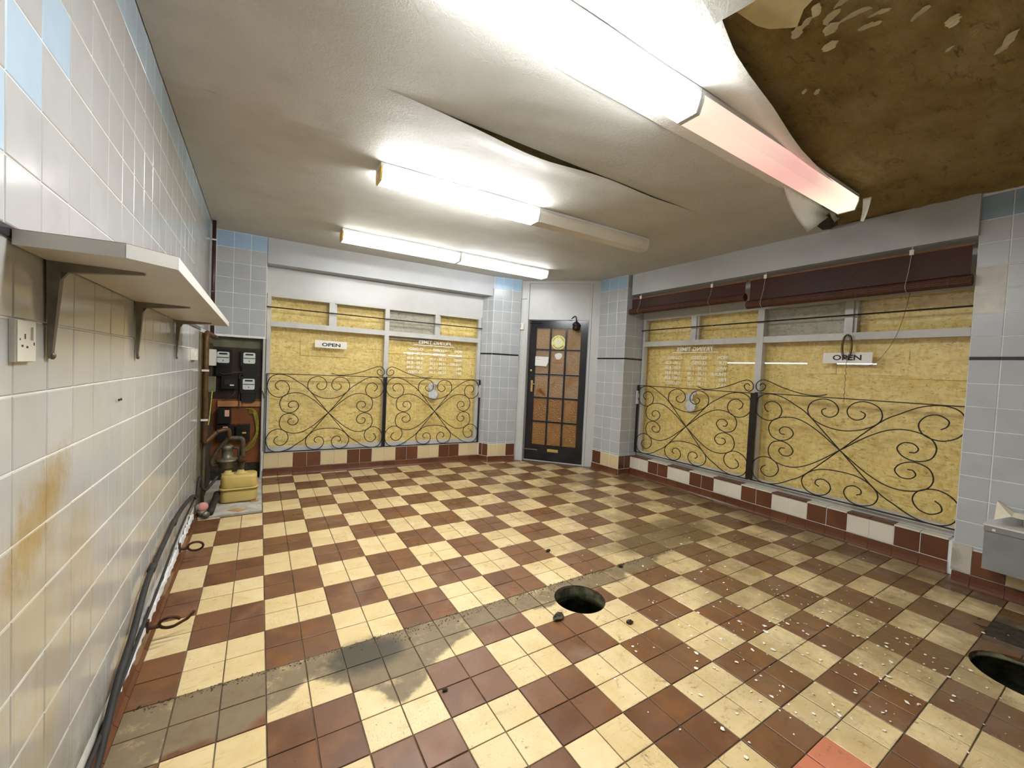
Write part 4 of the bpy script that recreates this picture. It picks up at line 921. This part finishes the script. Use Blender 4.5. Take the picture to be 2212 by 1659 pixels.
gp('jamb_bead', [G.pt(.958, 0, .0005), G.pt(.990, 0, .0005), G.pt(.985, 0, .012), G.pt(.963, 0, .012)], 0, 2.50, M_PAINT)
gp('head', [G.pt(.1185, 0, 0), G.pt(.9575, 0, 0), G.pt(.9575, 0, -.1), G.pt(.1185, 0, -.1)], 2.505, H, M_PAINT)
gp('over_panel', [G.pt(.119, 0, -.012), G.pt(.957, 0, -.012), G.pt(.957, 0, -.12), G.pt(.119, 0, -.12)], 2.004, 2.504, M_PAINT)
# things on the door
mb = MB(); mb.prism([D.pt(.098, 1.491, .001), D.pt(.098, 1.358, .001), D.pt(.262, 1.352, .001), D.pt(.288, 1.41, .001), D.pt(.290, 1.488, .001)], D.n * .001)
nt_ = obj('notice', mb, M_PAPER, label='white paper notice taped on the black door', cat='notice')
for z, l in ((1.474, .03), (1.448, .06)):
    mb = MB(); D.box(mb, .110, .110 + l, z, z + .004, .0021, .0023); obj('print_line', mb, M_INK if z > 1.46 else M_STEEL, nt_)
stk = thing('sticker', D.pt(.415, 1.695, -.019), 'round yellow sticker with curved black lettering on the door pane', 'sticker')
mb = MB(); mb.lathe(D.pt(.415, 1.695, -.0195), D.n, [(.102, 0), (.102, .001), (.0, .0011)], 40); obj('disc', mb, M_STICK, stk)
mb = MB(); mb.lathe(D.pt(.415, 1.695, -.0183), D.n, [(.052, 0), (.050, .0006), (0, .0007)], 24); obj('centre', mb, M_STICKC, stk)
def arc_text(txt, r, a0, a1, top, h):
    vs, fs = glyphs(txt, .02); x0 = min(v[0] for v in vs); x1 = max(v[0] for v in vs); y0 = min(v[1] for v in vs); y1 = max(v[1] for v in vs); P = []
    for v in vs:
        a = math.radians(a0 + (a1 - a0) * (v[0] - x0) / (x1 - x0)); rr = r + (h * (v[1] - y0) / (y1 - y0) if top else -h * (v[1] - y0) / (y1 - y0))
        P.append(D.pt(.415 + rr * math.cos(a), 1.695 + rr * math.sin(a), -.0172))
    mb = MB(); mb.add(P, fs); obj('lettering', mb, M_INK, stk)
arc_text("Fish 'n' Chips", .066, 168, 12, True, .022); arc_text('Irresistible', .090, 208, 332, False, .024)
mb = MB(); mb.prism([D.pt(.425 + .05 * math.cos(a) * (1 + .15 * math.sin(3 * a)), 1.503 + .05 * math.sin(a) * (1 + .12 * math.sin(2 * a + 1)), -.019) for a in [2 * math.pi * k / 20 for k in range(20)]], D.n * .0012); obj('sticker_remnant', mb, M_PAPER, label='torn white sticker remnant under the yellow sticker', cat='sticker')
bl = thing('shop_bell', D.pt(.62, 2.02, .02), 'dark bronze bell on a sprung arm over the black door', 'bell')
mb = MB(); mb.lathe(D.pt(.662, 1.865, .05), (0, 0, 1), [(.008, -.012), (.03, -.006), (.047, .004), (.05, .03), (.046, .06), (.055, .075), (.04, .10), (.012, .118)], 20); obj('bell', mb, M_BELL, bl, True)
mb = MB(); mb.tube(crom([D.pt(.57, 2.012, .012), D.pt(.60, 2.03, .03), D.pt(.64, 2.055, .05), D.pt(.658, 2.03, .055), D.pt(.661, 1.983, .05)], 6), .007, 6); obj('arm', mb, M_BELL, bl, True)
mb = MB(); D.box(mb, .548, .60, 2.0, 2.026, .002, .02); obj('bracket', mb, M_BELL, bl)
sw = thing('socket', G.pt(.012, 1.855, 0), 'small white outlet with red mark on the door frame', 'socket')
mb = MB(); G.box(mb, -.033, .058, 1.855, 1.943, .0005, .03); obj('box', mb, M_PLASTIC, sw)
for s, z, m in ((.006, 1.917, M_SLOT), (.006, 1.892, simple('red_mark', (.3, .04, .03)))):
    mb = MB(); G.box(mb, s - .008, s + .014, z - .006, z + .006, .0302, .0315); obj('slot', mb, m, sw)
mb = MB(); mb.tube([G.pt(.0, 1.944, .008), G.pt(-.004, 2.27, .008), G.pt(.004, 2.287, .008), G.pt(.104, 2.293, .008)], .004, 6); obj('cable', mb, M_PAINT, sw)

# ------------------------------------------------------------------ shelf, sockets on the left wall
sh = thing('wall_shelf', (XL, -.3, 1.467), 'white laminate shelf with clipped corner on three steel brackets', 'shelf')
poly = [(XL + .0075, -1.285), (-.288, -1.308), (-.213, -1.243), (-.222, .70), (XL + .0075, .735)]
mb = MB(); ins = [(a, b) for a, b in poly]
mb.prism([(a, b, 1.467) for a, b in ins], (0, 0, .0285)); bd = obj('board', mb, [M_LAMU], sh)
mb = MB(); mb.prism([(a, b, 1.4957) for a, b in ins], (0, 0, .0012)); obj('top_sheet', mb, M_LAMR, sh)
for (a, b), (c, d) in zip(poly[:-1], poly[1:]):
    e = Vector((c - a, d - b, 0)).normalized(); n = Vector((e.y, -e.x, 0)) if True else None
    mb = MB(); p0 = Vector((a, b, 1.4665)); p1_ = Vector((c, d, 1.4665))
    mb.prism([p0, p1_, p1_ + n * .0022, p0 + n * .0022], (0, 0, .0290)); obj('edge_strip', mb, M_LAM, sh)
for y in (-1.118, -.356, .51):
    br = thing('x', (0, 0, 0)) if False else None
    mb = MB(); nseg = 10; x0 = XL + .0075
    # upright: pressed steel channel tapering downward
    def rib(P, Q, w0, w1, dpt, tk):
        P, Q = Vector(P), Vector(Q); ax = (Q - P).normalized(); out = Vector((1, 0, 0)) if abs(ax.z) > .5 else Vector((0, 0, -1))
        sd = Vector((0, 1, 0))
        vs = []
        for k in range(nseg + 1):
            t_ = k / nseg; c = P + (Q - P) * t_; wv = w0 + (w1 - w0) * t_; dp = dpt * (1 - t_ * .8)
            vs += [c - sd * wv, c - sd * wv * .5 + out * dp, c + sd * wv * .5 + out * dp, c + sd * wv]
        fs = [(k * 4 + j, k * 4 + j + 1, k * 4 + j + 5, k * 4 + j + 4) for k in range(nseg) for j in range(3)] + [(k * 4 + 3, k * 4, k * 4 + 4, k * 4 + 7) for k in range(nseg)]
        fs += [(0, 3, 2, 1), (nseg * 4, nseg * 4 + 1, nseg * 4 + 2, nseg * 4 + 3)]
        mb.add(vs, fs)
    rib((x0, y, 1.4655), (x0, y, 1.250), .024, .012, .020, 0); rib((x0, y, 1.4665), (-.292, y, 1.4665), .024, .011, .022, 0)
    g_ = [(x0, 1.4655), (x0 + .055, 1.4655), (x0 + .03, 1.45), (x0 + .018, 1.43), (x0, 1.39)]
    mb.prism([(a, y - .006, z) for a, z in g_], (0, .012, 0))
    bk = obj('bracket', mb, M_STEEL, sh)
    mb = MB(); mb.lathe((x0 + .002, y, 1.256), (1, 0, 0), [(.008, 0), (.008, .004), (.004, .007)], 10); obj('screw', mb, M_STEEL, bk)
so = thing('socket', (XL + .007, -1.245, 1.243), 'white single power socket below the near end of the shelf', 'socket')
mb = MB(); L.box(mb, 4 - 1.283, 4 - 1.205, 1.243, 1.326, .0022, .0105); obj('box', mb, M_PLASTIC, so)
mb = MB(); L.box(mb, 4 - 1.2815, 4 - 1.2065, 1.2445, 1.3245, .0107, .0135); fp = obj('face_plate', mb, M_PLASTIC, so)
for y, z, a, b in ((-1.252, 1.294, .0022, .0050), (-1.263, 1.275, .0034, .0022), (-1.243, 1.273, .0034, .0022), (-1.272, 1.288, .0016, .0018), (-1.214, 1.280, .002, .003)):
    mb = MB(); L.box(mb, 4 + y - a, 4 + y + a, z - b, z + b, .0136, .0140); obj('pin_slot', mb, M_SLOT, fp)
mb = MB(); L.box(mb, 4 - 1.226, 4 - 1.217, 1.288, 1.314, .0136, .0165); obj('rocker', mb, M_PLASTIC, fp)
s2 = thing('switch', (XL + .007, 1.22, 1.243), 'small white switch box near the end of the tiled left wall', 'switch')
mb = MB(); L.box(mb, 5.13, 5.335, 1.242, 1.320, .0022, .021); obj('box', mb, M_PLASTIC, s2)
mb = MB(); L.box(mb, 5.21, 5.25, 1.27, 1.30, .0212, .025); obj('rocker', mb, M_PLASTIC, s2)
mb = MB(); mb.lathe((XL + .007, -.585, 1.11), (1, 0, 0), [(.004, 0), (.004, .004)], 8); mb.lathe((XL + .007, -.560, 1.11), (1, 0, 0), [(.004, 0), (.004, .004)], 8); obj('wall_plugs', mb, M_SLOT, wl)

# ------------------------------------------------------------------ pipes on the left wall
def pipe(name, pts, r, mat, label, cat='pipe', clips=(), n=10, parent=None, **k):
    mb = MB(); mb.tube(pts, r, n); o = obj(name, mb, mat, parent, True, label=label, cat=cat, **k)
    return o
rp = thing('riser_pipe', (-.432, 1.75, .55), 'thick brown pipe rising beside the meters, held by white straps', 'pipe')
mb = MB(); mb.tube(crom([(-.350, 1.80, .628), (-.40, 1.77, .575), (-.426, 1.75, .555), (-.428, 1.75, .60)], 4) + [(-.428, 1.75, .9), (-.428, 1.75, 1.40), (-.426, 1.76, 1.455), (-.425, 1.80, 1.468), (-.40, 2.25, 1.45)], .0215, 12); obj('pipe', mb, M_COPPER, rp, True)
for z in (1.155, .745):
    mb = MB(); mb.box((XL + .008, 1.715, z - .008), (-.402, 1.728, z + .008)); obj('strap', mb, M_LAM, rp, label='white pipe strap')
dp = thing('corner_pipe', (-.437, 2.32, 1.46), 'thin dark pipe running down the back left corner from the ceiling', 'pipe')
mb = MB(); mb.tube([(-.434, 2.30, H - .003), (-.434, 2.30, 1.475)], .0165, 10); obj('pipe', mb, M_DARKPIPE, dp, True)
for z in (2.36, 1.88):
    mb = MB(); mb.box((XL + .008, 2.278, z - .007), (-.415, 2.284, z + .007)); obj('strap', mb, M_LAM if z > 2 else M_STEEL, dp)
pipe('wall_pipe', [(-.438, 1.83, .0), (-.438, 1.84, .5), (-.440, 1.86, 1.40)], .012, M_PLASTERD, 'slim dirty pipe standing between brown pipe and gas meter')
cp = thing('conduit', (XL, .4, .2), 'black conduit sagging low along the left wall', 'conduit')
mb = MB(); mb.tube(crom([(-.440, 1.40, .19), (-.438, 1.22, .255), (-.436, .82, .315), (-.436, .45, .338), (-.434, .20, .334), (-.434, -.10, .317), (-.433, -.27, .29), (-.434, -.44, .205), (-.436, -.62, .145), (-.438, -.80, .03), (-.44, -.86, .0)], 6), .0115, 10); obj('tube', mb, M_RUBBER, cp, True)
for y, z in ((.43, .337), (-.11, .317)):
    mb = MB(); mb.tube([(-.4352, y + .025, z + .001), (-.4352, y - .025, z - .002)], .0155, 10); obj('coupling', mb, M_RUBBER, cp, True)
pipe('thin_cable', crom([(-.446, 1.38, .185), (-.446, 1.0, .19), (-.445, .55, .175), (-.444, .1, .135), (-.444, -.3, .105), (-.445, -.6, .075), (-.446, -1.0, .055)], 5), .006, M_RUBBER, 'thin dark cable just above the chipped skirting', 'cable')
pipe('flex_hose', crom([(-.435, 1.42, .19), (-.43, 1.46, .30), (-.425, 1.50, .32), (-.42, 1.54, .24), (-.40, 1.60, .19), (-.37, 1.68, .21), (-.33, 1.74, .26)], 6), .011, M_RUBBER, 'black hose looping up beside the gas meter', 'hose')
for y, z, rr, brk, lab in ((.66, .096, .038, False, 'rusty iron ring on the skirting, the whole one'), (-.174, .083, .036, True, 'rusty iron ring on the skirting, the broken one nearer the viewer')):
    rg = thing('iron_ring', (-.44, y, z), lab, 'ring')
    mb = MB(); mb.box((XL + .0165, y - .012, z - .022), (-.432, y + .012, z + .03)); mb.tube([(-.434, y, z - .004), (-.398, y - .002, z - .006)], .009, 8); obj('anchor', mb, M_RUST, rg)
    cx0 = -.398 + rr
    if not brk: pts = [(cx0 + rr * math.cos(a), y - .012 * math.sin(a), z + rr * .8 * math.sin(a)) for a in [math.pi + 2 * math.pi * k / 28 for k in range(29)]]
    else: pts = [(cx0 + rr * math.cos(a), y - .012 * math.sin(a), z + rr * .8 * math.sin(a)) for a in [math.pi * .1 + math.pi * 1.55 * k / 24 for k in range(25)]] + [(cx0 + .06, y + .02, z - .010), (cx0 + .085, y + .01, z + .022)]
    mb = MB(); mb.tube(pts, .0065, 8); obj('ring', mb, M_RUST, rg, True)

# ------------------------------------------------------------------ meters
bdU = obj('meter_board', fbox(B, -.455, -.036, .846, 1.376, .0405, .056), M_BOARD, label='dark stained board carrying the electric meters', cat='board')
bdL = thing('meter_board', B.pt(-.2, .2, .05), 'red brown lower board below the electric meters', 'board')
obj('panel', fbox(B, -.455, -.024, .17, .845, .0405, .052), M_BOARD2, bdL); obj('rail', fbox(B, -.405, -.20, .768, .826, .0522, .078), M_RAIL, bdL, label='bare timber rail'); obj('rail', fbox(B, -.196, -.028, .768, .82, .0522, .078), M_RAIL, bdL, label='bare timber rail')
def meter(s, z, label):
    t = thing('electric_meter', B.pt(s, z - .16, .057), label, 'meter', 'electric meters')
    def rr_(w_, h_, zc, o0, o1, nm, m, par=t, rad=.018):
        P = []
        for cx, cz, a0 in ((w_ - rad, h_ - rad, 0), (-w_ + rad, h_ - rad, 90), (-w_ + rad, -h_ + rad, 180), (w_ - rad, -h_ + rad, 270)):
            P += [(cx + rad * math.cos(math.radians(a0 + k * 22.5)), cz + rad * math.sin(math.radians(a0 + k * 22.5))) for k in range(5)]
        mb = MB(); mb.prism([B.pt(s + a, zc + b, o0) for a, b in P], B.n * (o1 - o0)); return obj(nm, mb, m, par)
    cs_ = rr_(.075, .088, z, .0565, .115, 'case', M_BAKE); rr_(.062, .06, z - .125, .0565, .105, 'terminal_cover', M_BAKE, rad=.03)
    dl = rr_(.052, .056, z + .006, .1152, .118, 'dial', M_DIAL, rad=.014)
    rr_(.034, .008, z + .042, .1182, .119, 'register', M_BAKE, dl, .003); rr_(.050, .0035, z + .004, .1182, .1195, 'disc_slot', M_BAKE, dl, .002); rr_(.006, .004, z - .026, .1182, .119, 'badge', M_BAKE, dl, .002)
    return t
meter(-.362, 1.265, 'black electric meter, top one nearest the brown pipe'); meter(-.140, 1.268, 'black electric meter, top one nearest the window'); meter(-.140, .998, 'black electric meter below the other two')
def blk(nm, s0, s1, z0, z1, d, m, label, cat, extra=(), o0=.0525):
    t = thing(nm, B.pt((s0 + s1) / 2, z0, o0), label, cat)
    obj('case', fbox(B, s0, s1, z0, z1, o0, o0 + d), m, t)
    for e in extra: obj(e[0], fbox(B, *e[1], o0 + d + .0003, o0 + d + .003), e[2], t)
    return t
blk('fuse_box', -.395, -.285, .605, .755, .10, M_BAKE, 'black fuse box with salmon label under the timber rail', 'fuse box', [('label_plate', (-.335, -.297, .675, .74), M_PINKLAB)])
blk('fuse_box', -.40, -.255, .43, .585, .08, M_BAKE, 'black switch box with salmon label above the gas pipes', 'fuse box', [('label_plate', (-.35, -.31, .53, .57), M_PINKLAB)])
blk('fuse_box', -.235, -.12, .415, .585, .09, M_BAKE, 'black switch box with small yellow label behind the earth cables', 'fuse box', [('label_plate', (-.185, -.15, .495, .51), M_CAPY)])
blk('junction_box', -.372, -.235, .955, 1.085, .07, M_BAKE, 'dark glazed cut out box below the left meter', 'box', [('window', (-.345, -.26, 1.0, 1.05), M_BOARD), ('tag', (-.30, -.265, .985, .998), M_PAPER)], .0565)
jb = MB(); jb.box((-.452, 2.05, .955), (-.39, 2.2, 1.09)); obj('junction_box', jb, M_GREENPL, label='green grey junction box beside the brown pipe', cat='box')
jb = MB(); jb.box((-.452, 2.2, 1.19), (-.40, 2.35, 1.34)); obj('junction_box', jb, M_PLASTIC, label='cream junction box at the left of the top meter', cat='box')
for k in range(5):
    o = .0125 * k
    mb = MB(); mb.tube(crom([B.pt(-.14 - .03 * (k == 0), .745 - o, .062), B.pt(-.10, .742 - o, .075), B.pt(-.062 - o * .6, .69, .085), B.pt(-.045 - o * .5, .58, .08), B.pt(-.052 - o * .4, .47, .08), B.pt(-.09 - o, .35, .08), B.pt(-.15 - o, .295, .07)], 5), .0026, 5)
    obj('earth_cable', mb, M_EARTH, None, True, label=('outermost', 'second outermost', 'middle', 'second innermost', 'innermost')[k] + ' green and yellow earth cable of the bundle below the meters', cat='cable', group='earth cables below the meters')
for nm, P, lab in (('meter_cable', [B.pt(-.43, 1.15, .07), B.pt(-.36, 1.10, .12), B.pt(-.27, 1.12, .125), B.pt(-.20, 1.13, .10), B.pt(-.17, 1.15, .07)], 'dark cable sagging between the two top meters'),
                   ('meter_cable', [B.pt(-.20, 1.125, .09), B.pt(-.225, 1.07, .1), B.pt(-.20, 1.045, .11), B.pt(-.17, 1.08, .1), B.pt(-.215, .98, .075), B.pt(-.222, .84, .085), B.pt(-.22, .74, .085)], 'dark cable curling down past the lower meter'),
                   ('meter_cable', [B.pt(-.265, .99, .07), B.pt(-.27, .90, .085), B.pt(-.34, .84, .085), B.pt(-.37, .83, .08)], 'dark cable from the cut out box down to the rail'),
                   ('meter_cable', [B.pt(-.18, .875, .07), B.pt(-.14, .850, .09), B.pt(-.10, .858, .085)], 'short reddish cable under the lower meter'),
                   ('meter_cable', [B.pt(-.05, .94, .06), B.pt(-.02, .935, .125), B.pt(-.005, .90, .13), B.pt(-.003, .86, .125)], 'dark cable bending round the corner post')):
    mb = MB(); mb.tube(crom(P, 6), .0042, 6); obj(nm, mb, M_CABLE, None, True, label=lab, cat='cable')
pipe('yellow_cable', crom([(-.40, 2.0, .97), (-.405, 1.95, .84), (-.41, 1.9, .72), (-.415, 1.88, .68)], 6), .0045, M_EARTH, 'thin yellow cable hanging beside the brown pipe', 'cable')
# gas meter
gm = thing('gas_meter', (-.18, 1.84, .012), 'yellow tin gas meter standing on the cement plinth', 'gas meter')
def rbox(x0, x1, y0, y1, z0, z1, rad, top=0.0):
    P = []
    for cx, cy, a0 in ((x1 - rad, y1 - rad, 0), (x0 + rad, y1 - rad, 90), (x0 + rad, y0 + rad, 180), (x1 - rad, y0 + rad, 270)):
        P += [(cx + rad * math.cos(math.radians(a0 + 18 * k)), cy + rad * math.sin(math.radians(a0 + 18 * k))) for k in range(6)]
    mb = MB(); n = len(P); cx, cy = (x0 + x1) / 2, (y0 + y1) / 2
    lv = [(z0, .965), (z0 + .012, 1.0), (z1 - .02, 1.0), (z1 - .006, .97), (z1, .90)]
    vs = [(cx + (a - cx) * k, cy + (b - cy) * k, z) for z, k in lv for a, b in P]
    fs = [(i * n + k, i * n + (k + 1) % n, (i + 1) * n + (k + 1) % n, (i + 1) * n + k) for i in range(len(lv) - 1) for k in range(n)] + [tuple(range(n - 1, -1, -1)), tuple(range((len(lv) - 1) * n, len(lv) * n))]
    return mb.add(vs, fs)
obj('lower_case', rbox(-.315, -.043, 1.745, 1.93, .022, .134, .05), M_YEL, gm, True); obj('upper_case', rbox(-.313, -.045, 1.747, 1.928, .142, .252, .05), M_YEL, gm, True)
obj('flange', rbox(-.322, -.036, 1.738, 1.937, .1342, .1418, .05), M_YEL, gm, True)
for x in (-.262, -.17): 
    mb = MB(); mb.lathe((x, 1.84, .2515), (0, 0, 1), [(.05, 0), (.05, .008), (.03, .012), (.024, .03)], 16); obj('union', mb, M_YEL, gm, True)
mb = MB(); mb.box((-.31, 1.78, .0125), (-.05, 1.82, .0215)); mb.box((-.09, 1.73, .0125), (-.03, 1.745, .0215)); obj('timber_shim', mb, M_RAIL, gm)
gv = thing('gas_governor', (-.27, 1.98, .30), 'grey cast gas governor above the yellow gas meter', 'gas fitting')
mb = MB(); mb.lathe((-.275, 1.90, .36), (0, 0, 1), [(.03, -.075), (.062, -.06), (.066, -.01), (.088, 0), (.088, .012), (.06, .02), (.04, .028), (.04, .10), (.046, .104), (.046, .13), (.03, .138)], 24); obj('body', mb, M_ALU, gv, True)
mb = MB(); mb.tube([(-.275, 1.90, .335), (-.18, 1.88, .33)], .028, 12); obj('outlet', mb, M_GREYPIPE, gv, True)
def gp_(name, P, r, lab, mat=M_GREYPIPE): return pipe(name, crom(P, 5), r, mat, lab)
gp_('gas_pipe', [(-.348, 1.80, .629), (-.30, 1.82, .642), (-.275, 1.84, .640), (-.264, 1.845, .62), (-.262, 1.85, .575)], .019, 'brown gas pipe bending over to the tee above the governor', M_COPPER)
gp_('gas_pipe', [(-.262, 1.85, .571), (-.255, 1.85, .566), (-.19, 1.85, .562), (-.168, 1.85, .553), (-.160, 1.85, .53), (-.158, 1.85, .44), (-.16, 1.85, .34), (-.165, 1.85, .285)], .019, 'dark gas pipe dropping into the yellow gas meter')
gp_('gas_pipe', [(-.268, 1.85, .569), (-.30, 1.86, .52), (-.345, 1.87, .46), (-.37, 1.87, .40), (-.385, 1.87, .355), (-.375, 1.88, .33), (-.33, 1.89, .34)], .016, 'bent grey gas pipe running down to the governor')
gp_('gas_pipe', [(-.232, 1.875, .475), (-.205, 1.87, .474), (-.188, 1.868, .45), (-.187, 1.868, .39)], .013, 'short hooked pipe on the governor')
mb = MB(); mb.lathe((-.160, 1.84, .38), (0, -1, 0), [(.03, -.02), (.034, 0), (.034, .03), (.02, .045)], 12); mb.tube([(-.16, 1.80, .40), (-.13, 1.79, .41)], .006, 6); obj('gas_cock', mb, M_RUST, None, True, label='rusty gas cock on the pipe above the meter', cat='valve')
# lumps by the wall
vv = thing('valve', (-.41, 1.50, .02), 'old valve with pink cap by the end of the left wall', 'valve')
mb = MB(); mb.lathe((-.405, 1.50, .085), (.5, -.8, .2), [(.02, -.02), (.036, -.01), (.036, .012), (.02, .02)], 12); obj('cap', mb, simple('faded_pink_plastic', (.52, .24, .2), .5), vv, True)
mb = MB(); mb.tube([(-.44, 1.50, .11), (-.44, 1.50, .018)], .016, 8); mb.tube([(-.44, 1.50, .05), (-.39, 1.47, .035)], .022, 10); mb.lathe((-.385, 1.46, .034), (.5, -.8, 0), [(.026, 0), (.026, .02)], 12); obj('body', mb, M_ALU, vv, True)
pipe('waste_pipe', [(-.335, 1.80, .10), (-.352, 1.54, .042), (-.355, 1.48, .036)], .024, M_RUBBER, 'short black waste pipe lying left of the gas meter')
mb = MB(); mb.prism([(-.25, 1.56, .0125), (-.17, 1.50, .0125), (-.11, 1.54, .0125), (-.19, 1.60, .0125)], (0, 0, .004)); obj('card_scrap', mb, M_CARD, label='brown card scrap lying on the cement plinth', cat='scrap')
mb = MB(); mb.tube([B.pt(-.005, .30, .16), B.pt(-.005, .10, .16)], .008, 6)
obj('corner_bead', mb, M_WHITE_REND, label='broken white corner bead beside the gas meter', cat='trim')

# ------------------------------------------------------------------ grey ledge box with paper, right
lb = thing('ledge_box', R.pt(3.5, .2, .25), 'grey panelled box fixed to the right pillar, cut by the photo edge', 'box')
obj('front_panel', fbox(R, 3.088, 4.2, .195, .430, .295, .31), M_GREYBOX, lb); obj('top_rail', fbox(R, 3.086, 4.2, .4305, .463, .285, .316), M_GREYBOX, lb); obj('side_panel', fbox(R, 3.088, 3.102, .195, .46, .151, .2945), M_GREYBOX, lb)
obj('top_board', fbox(R, 3.084, 4.2, .4635, .474, .151, .32), M_LAM, lb); obj('screw', fbox(R, 3.12, 3.134, .438, .45, .3163, .319), M_BULB, lb)
mb = MB(); rr3 = random.Random(5)
def PS(i, j):
    s = 3.115 + .07 * i; z = .476 + .02 * (i % 2) + .025 * rr3.random(); o = .17 + .13 * j / 3
    if i == 0: z += .11 * (j < 2)
    if i == 1: z += .035
    if i >= 2: z += .06 + .05 * min(i - 2, 2) / 2 * (j > 0)
    return R.pt(s, z, o)
mb.sheet(PS, 8, 3, (0, 0, .0015)); obj('wrapping_paper', mb, M_PAPERC, label='crumpled cream wrapping paper on the grey box', cat='paper')

# ------------------------------------------------------------------ debris on the floor
def lump(name, x, y, r, seed, mat, label, cat, flat=.6):
    q = random.Random(seed); mb = MB(); n, m = 10, 6; vs = []
    for i in range(m + 1):
        ph = math.pi * i / m
        for k in range(n):
            th = 2 * math.pi * k / n; k_ = r * (1 + q.uniform(-.28, .28)); vs.append((x + k_ * 1.35 * math.sin(ph) * math.cos(th), y + k_ * .8 * math.sin(ph) * math.sin(th), max(.0015, r * flat + k_ * flat * math.cos(ph))))
    mb.add(vs, [(i * n + k, i * n + (k + 1) % n, (i + 1) * n + (k + 1) % n, (i + 1) * n + k) for i in range(m) for k in range(n)])
    return obj(name, mb, mat, None, label=label, cat=cat)
lump('mortar_lump', 1.292, -.86, .026, 1, M_HOLE, 'dark mortar lump on a cream tile beside the open drain', 'rubble')
lump('mortar_lump', 1.60, -1.06, .015, 2, M_BOARD, 'small brown chip on the tiles nearer than the open drain', 'rubble')
lump('mortar_lump', 1.72, -.20, .014, 3, M_SOIL_SHADE, 'small dark dirt lump on a cream tile beyond the open drain', 'rubble')
lump('mortar_lump', .60, -1.02, .009, 4, M_SOIL_SHADE, 'tiny black lump between cream and brown tiles at the front', 'rubble')
lump('mortar_lump', 2.02, -.60, .014, 6, M_SOIL_SHADE, 'dark dirt lump on the soiled tiles towards the right window', 'rubble')
mb = MB()      # crumbs along the seam
for k in range(1100):
    x = rnd.uniform(-.40, 2.6); y = -.574 - abs(rnd.gauss(0, .018)) * (1 + (.5 < x < 1.5)) + rnd.uniform(-.004, .006)
    if any(math.hypot(x - h[0], y - h[1]) < h[2] + .01 for h in HOLES): continue
    s_ = rnd.uniform(.0012, .0048) * (1.8 if rnd.random() < .08 else 1); a = rnd.random() * 6
    p = [(x + s_ * math.cos(a + t_), y + s_ * .7 * math.sin(a + t_), .0012) for t_ in (0, 2.1, 4.2)] + [(x + .3 * s_, y, .0012 + s_ * .9)]
    mb.add(p, [(0, 2, 1), (0, 1, 3), (1, 2, 3), (2, 0, 3)])
obj('dirt_crumbs', mb, M_CRUMB, label='brown crumbs strewn along the cut line across the floor', cat='dirt', kind='stuff')
mb = MB()      # chips of ceiling paint
k = 0
while k < 420:
    x = rnd.uniform(1.2, 4.0); y = rnd.uniform(-2.4, .2)
    wgt = math.exp(-((x - 2.25) / .75) ** 2 - ((y + 1.7) / .6) ** 2) + .22 * math.exp(-((x - 2.3) / .9) ** 2 - ((y + .9) / .55) ** 2) + .02
    if rnd.random() > wgt or any(math.hypot(x - h[0], y - h[1]) < h[2] + .02 for h in HOLES) or R.loc((x, y))[1] < .17: continue
    s_ = min(.016, .0026 + abs(rnd.gauss(0, .0042))); a = rnd.random() * 6.3; n = rnd.randint(4, 6); el = rnd.uniform(.45, .95)
    P = []
    for t_ in range(n):
        th = 2 * math.pi * t_ / n + rnd.uniform(-.3, .3); u, v = s_ * rnd.uniform(.7, 1.2) * math.cos(th), s_ * el * math.sin(th)
        P.append((x + u * math.cos(a) - v * math.sin(a), y + u * math.sin(a) + v * math.cos(a), .0022 + rnd.random() * .0025))
    mb.prism(P, (0, 0, .0009)); k += 1
obj('paint_chips', mb, M_CHIP, label='white ceiling paint chips scattered over the tiles at the right', cat='debris', kind='stuff')
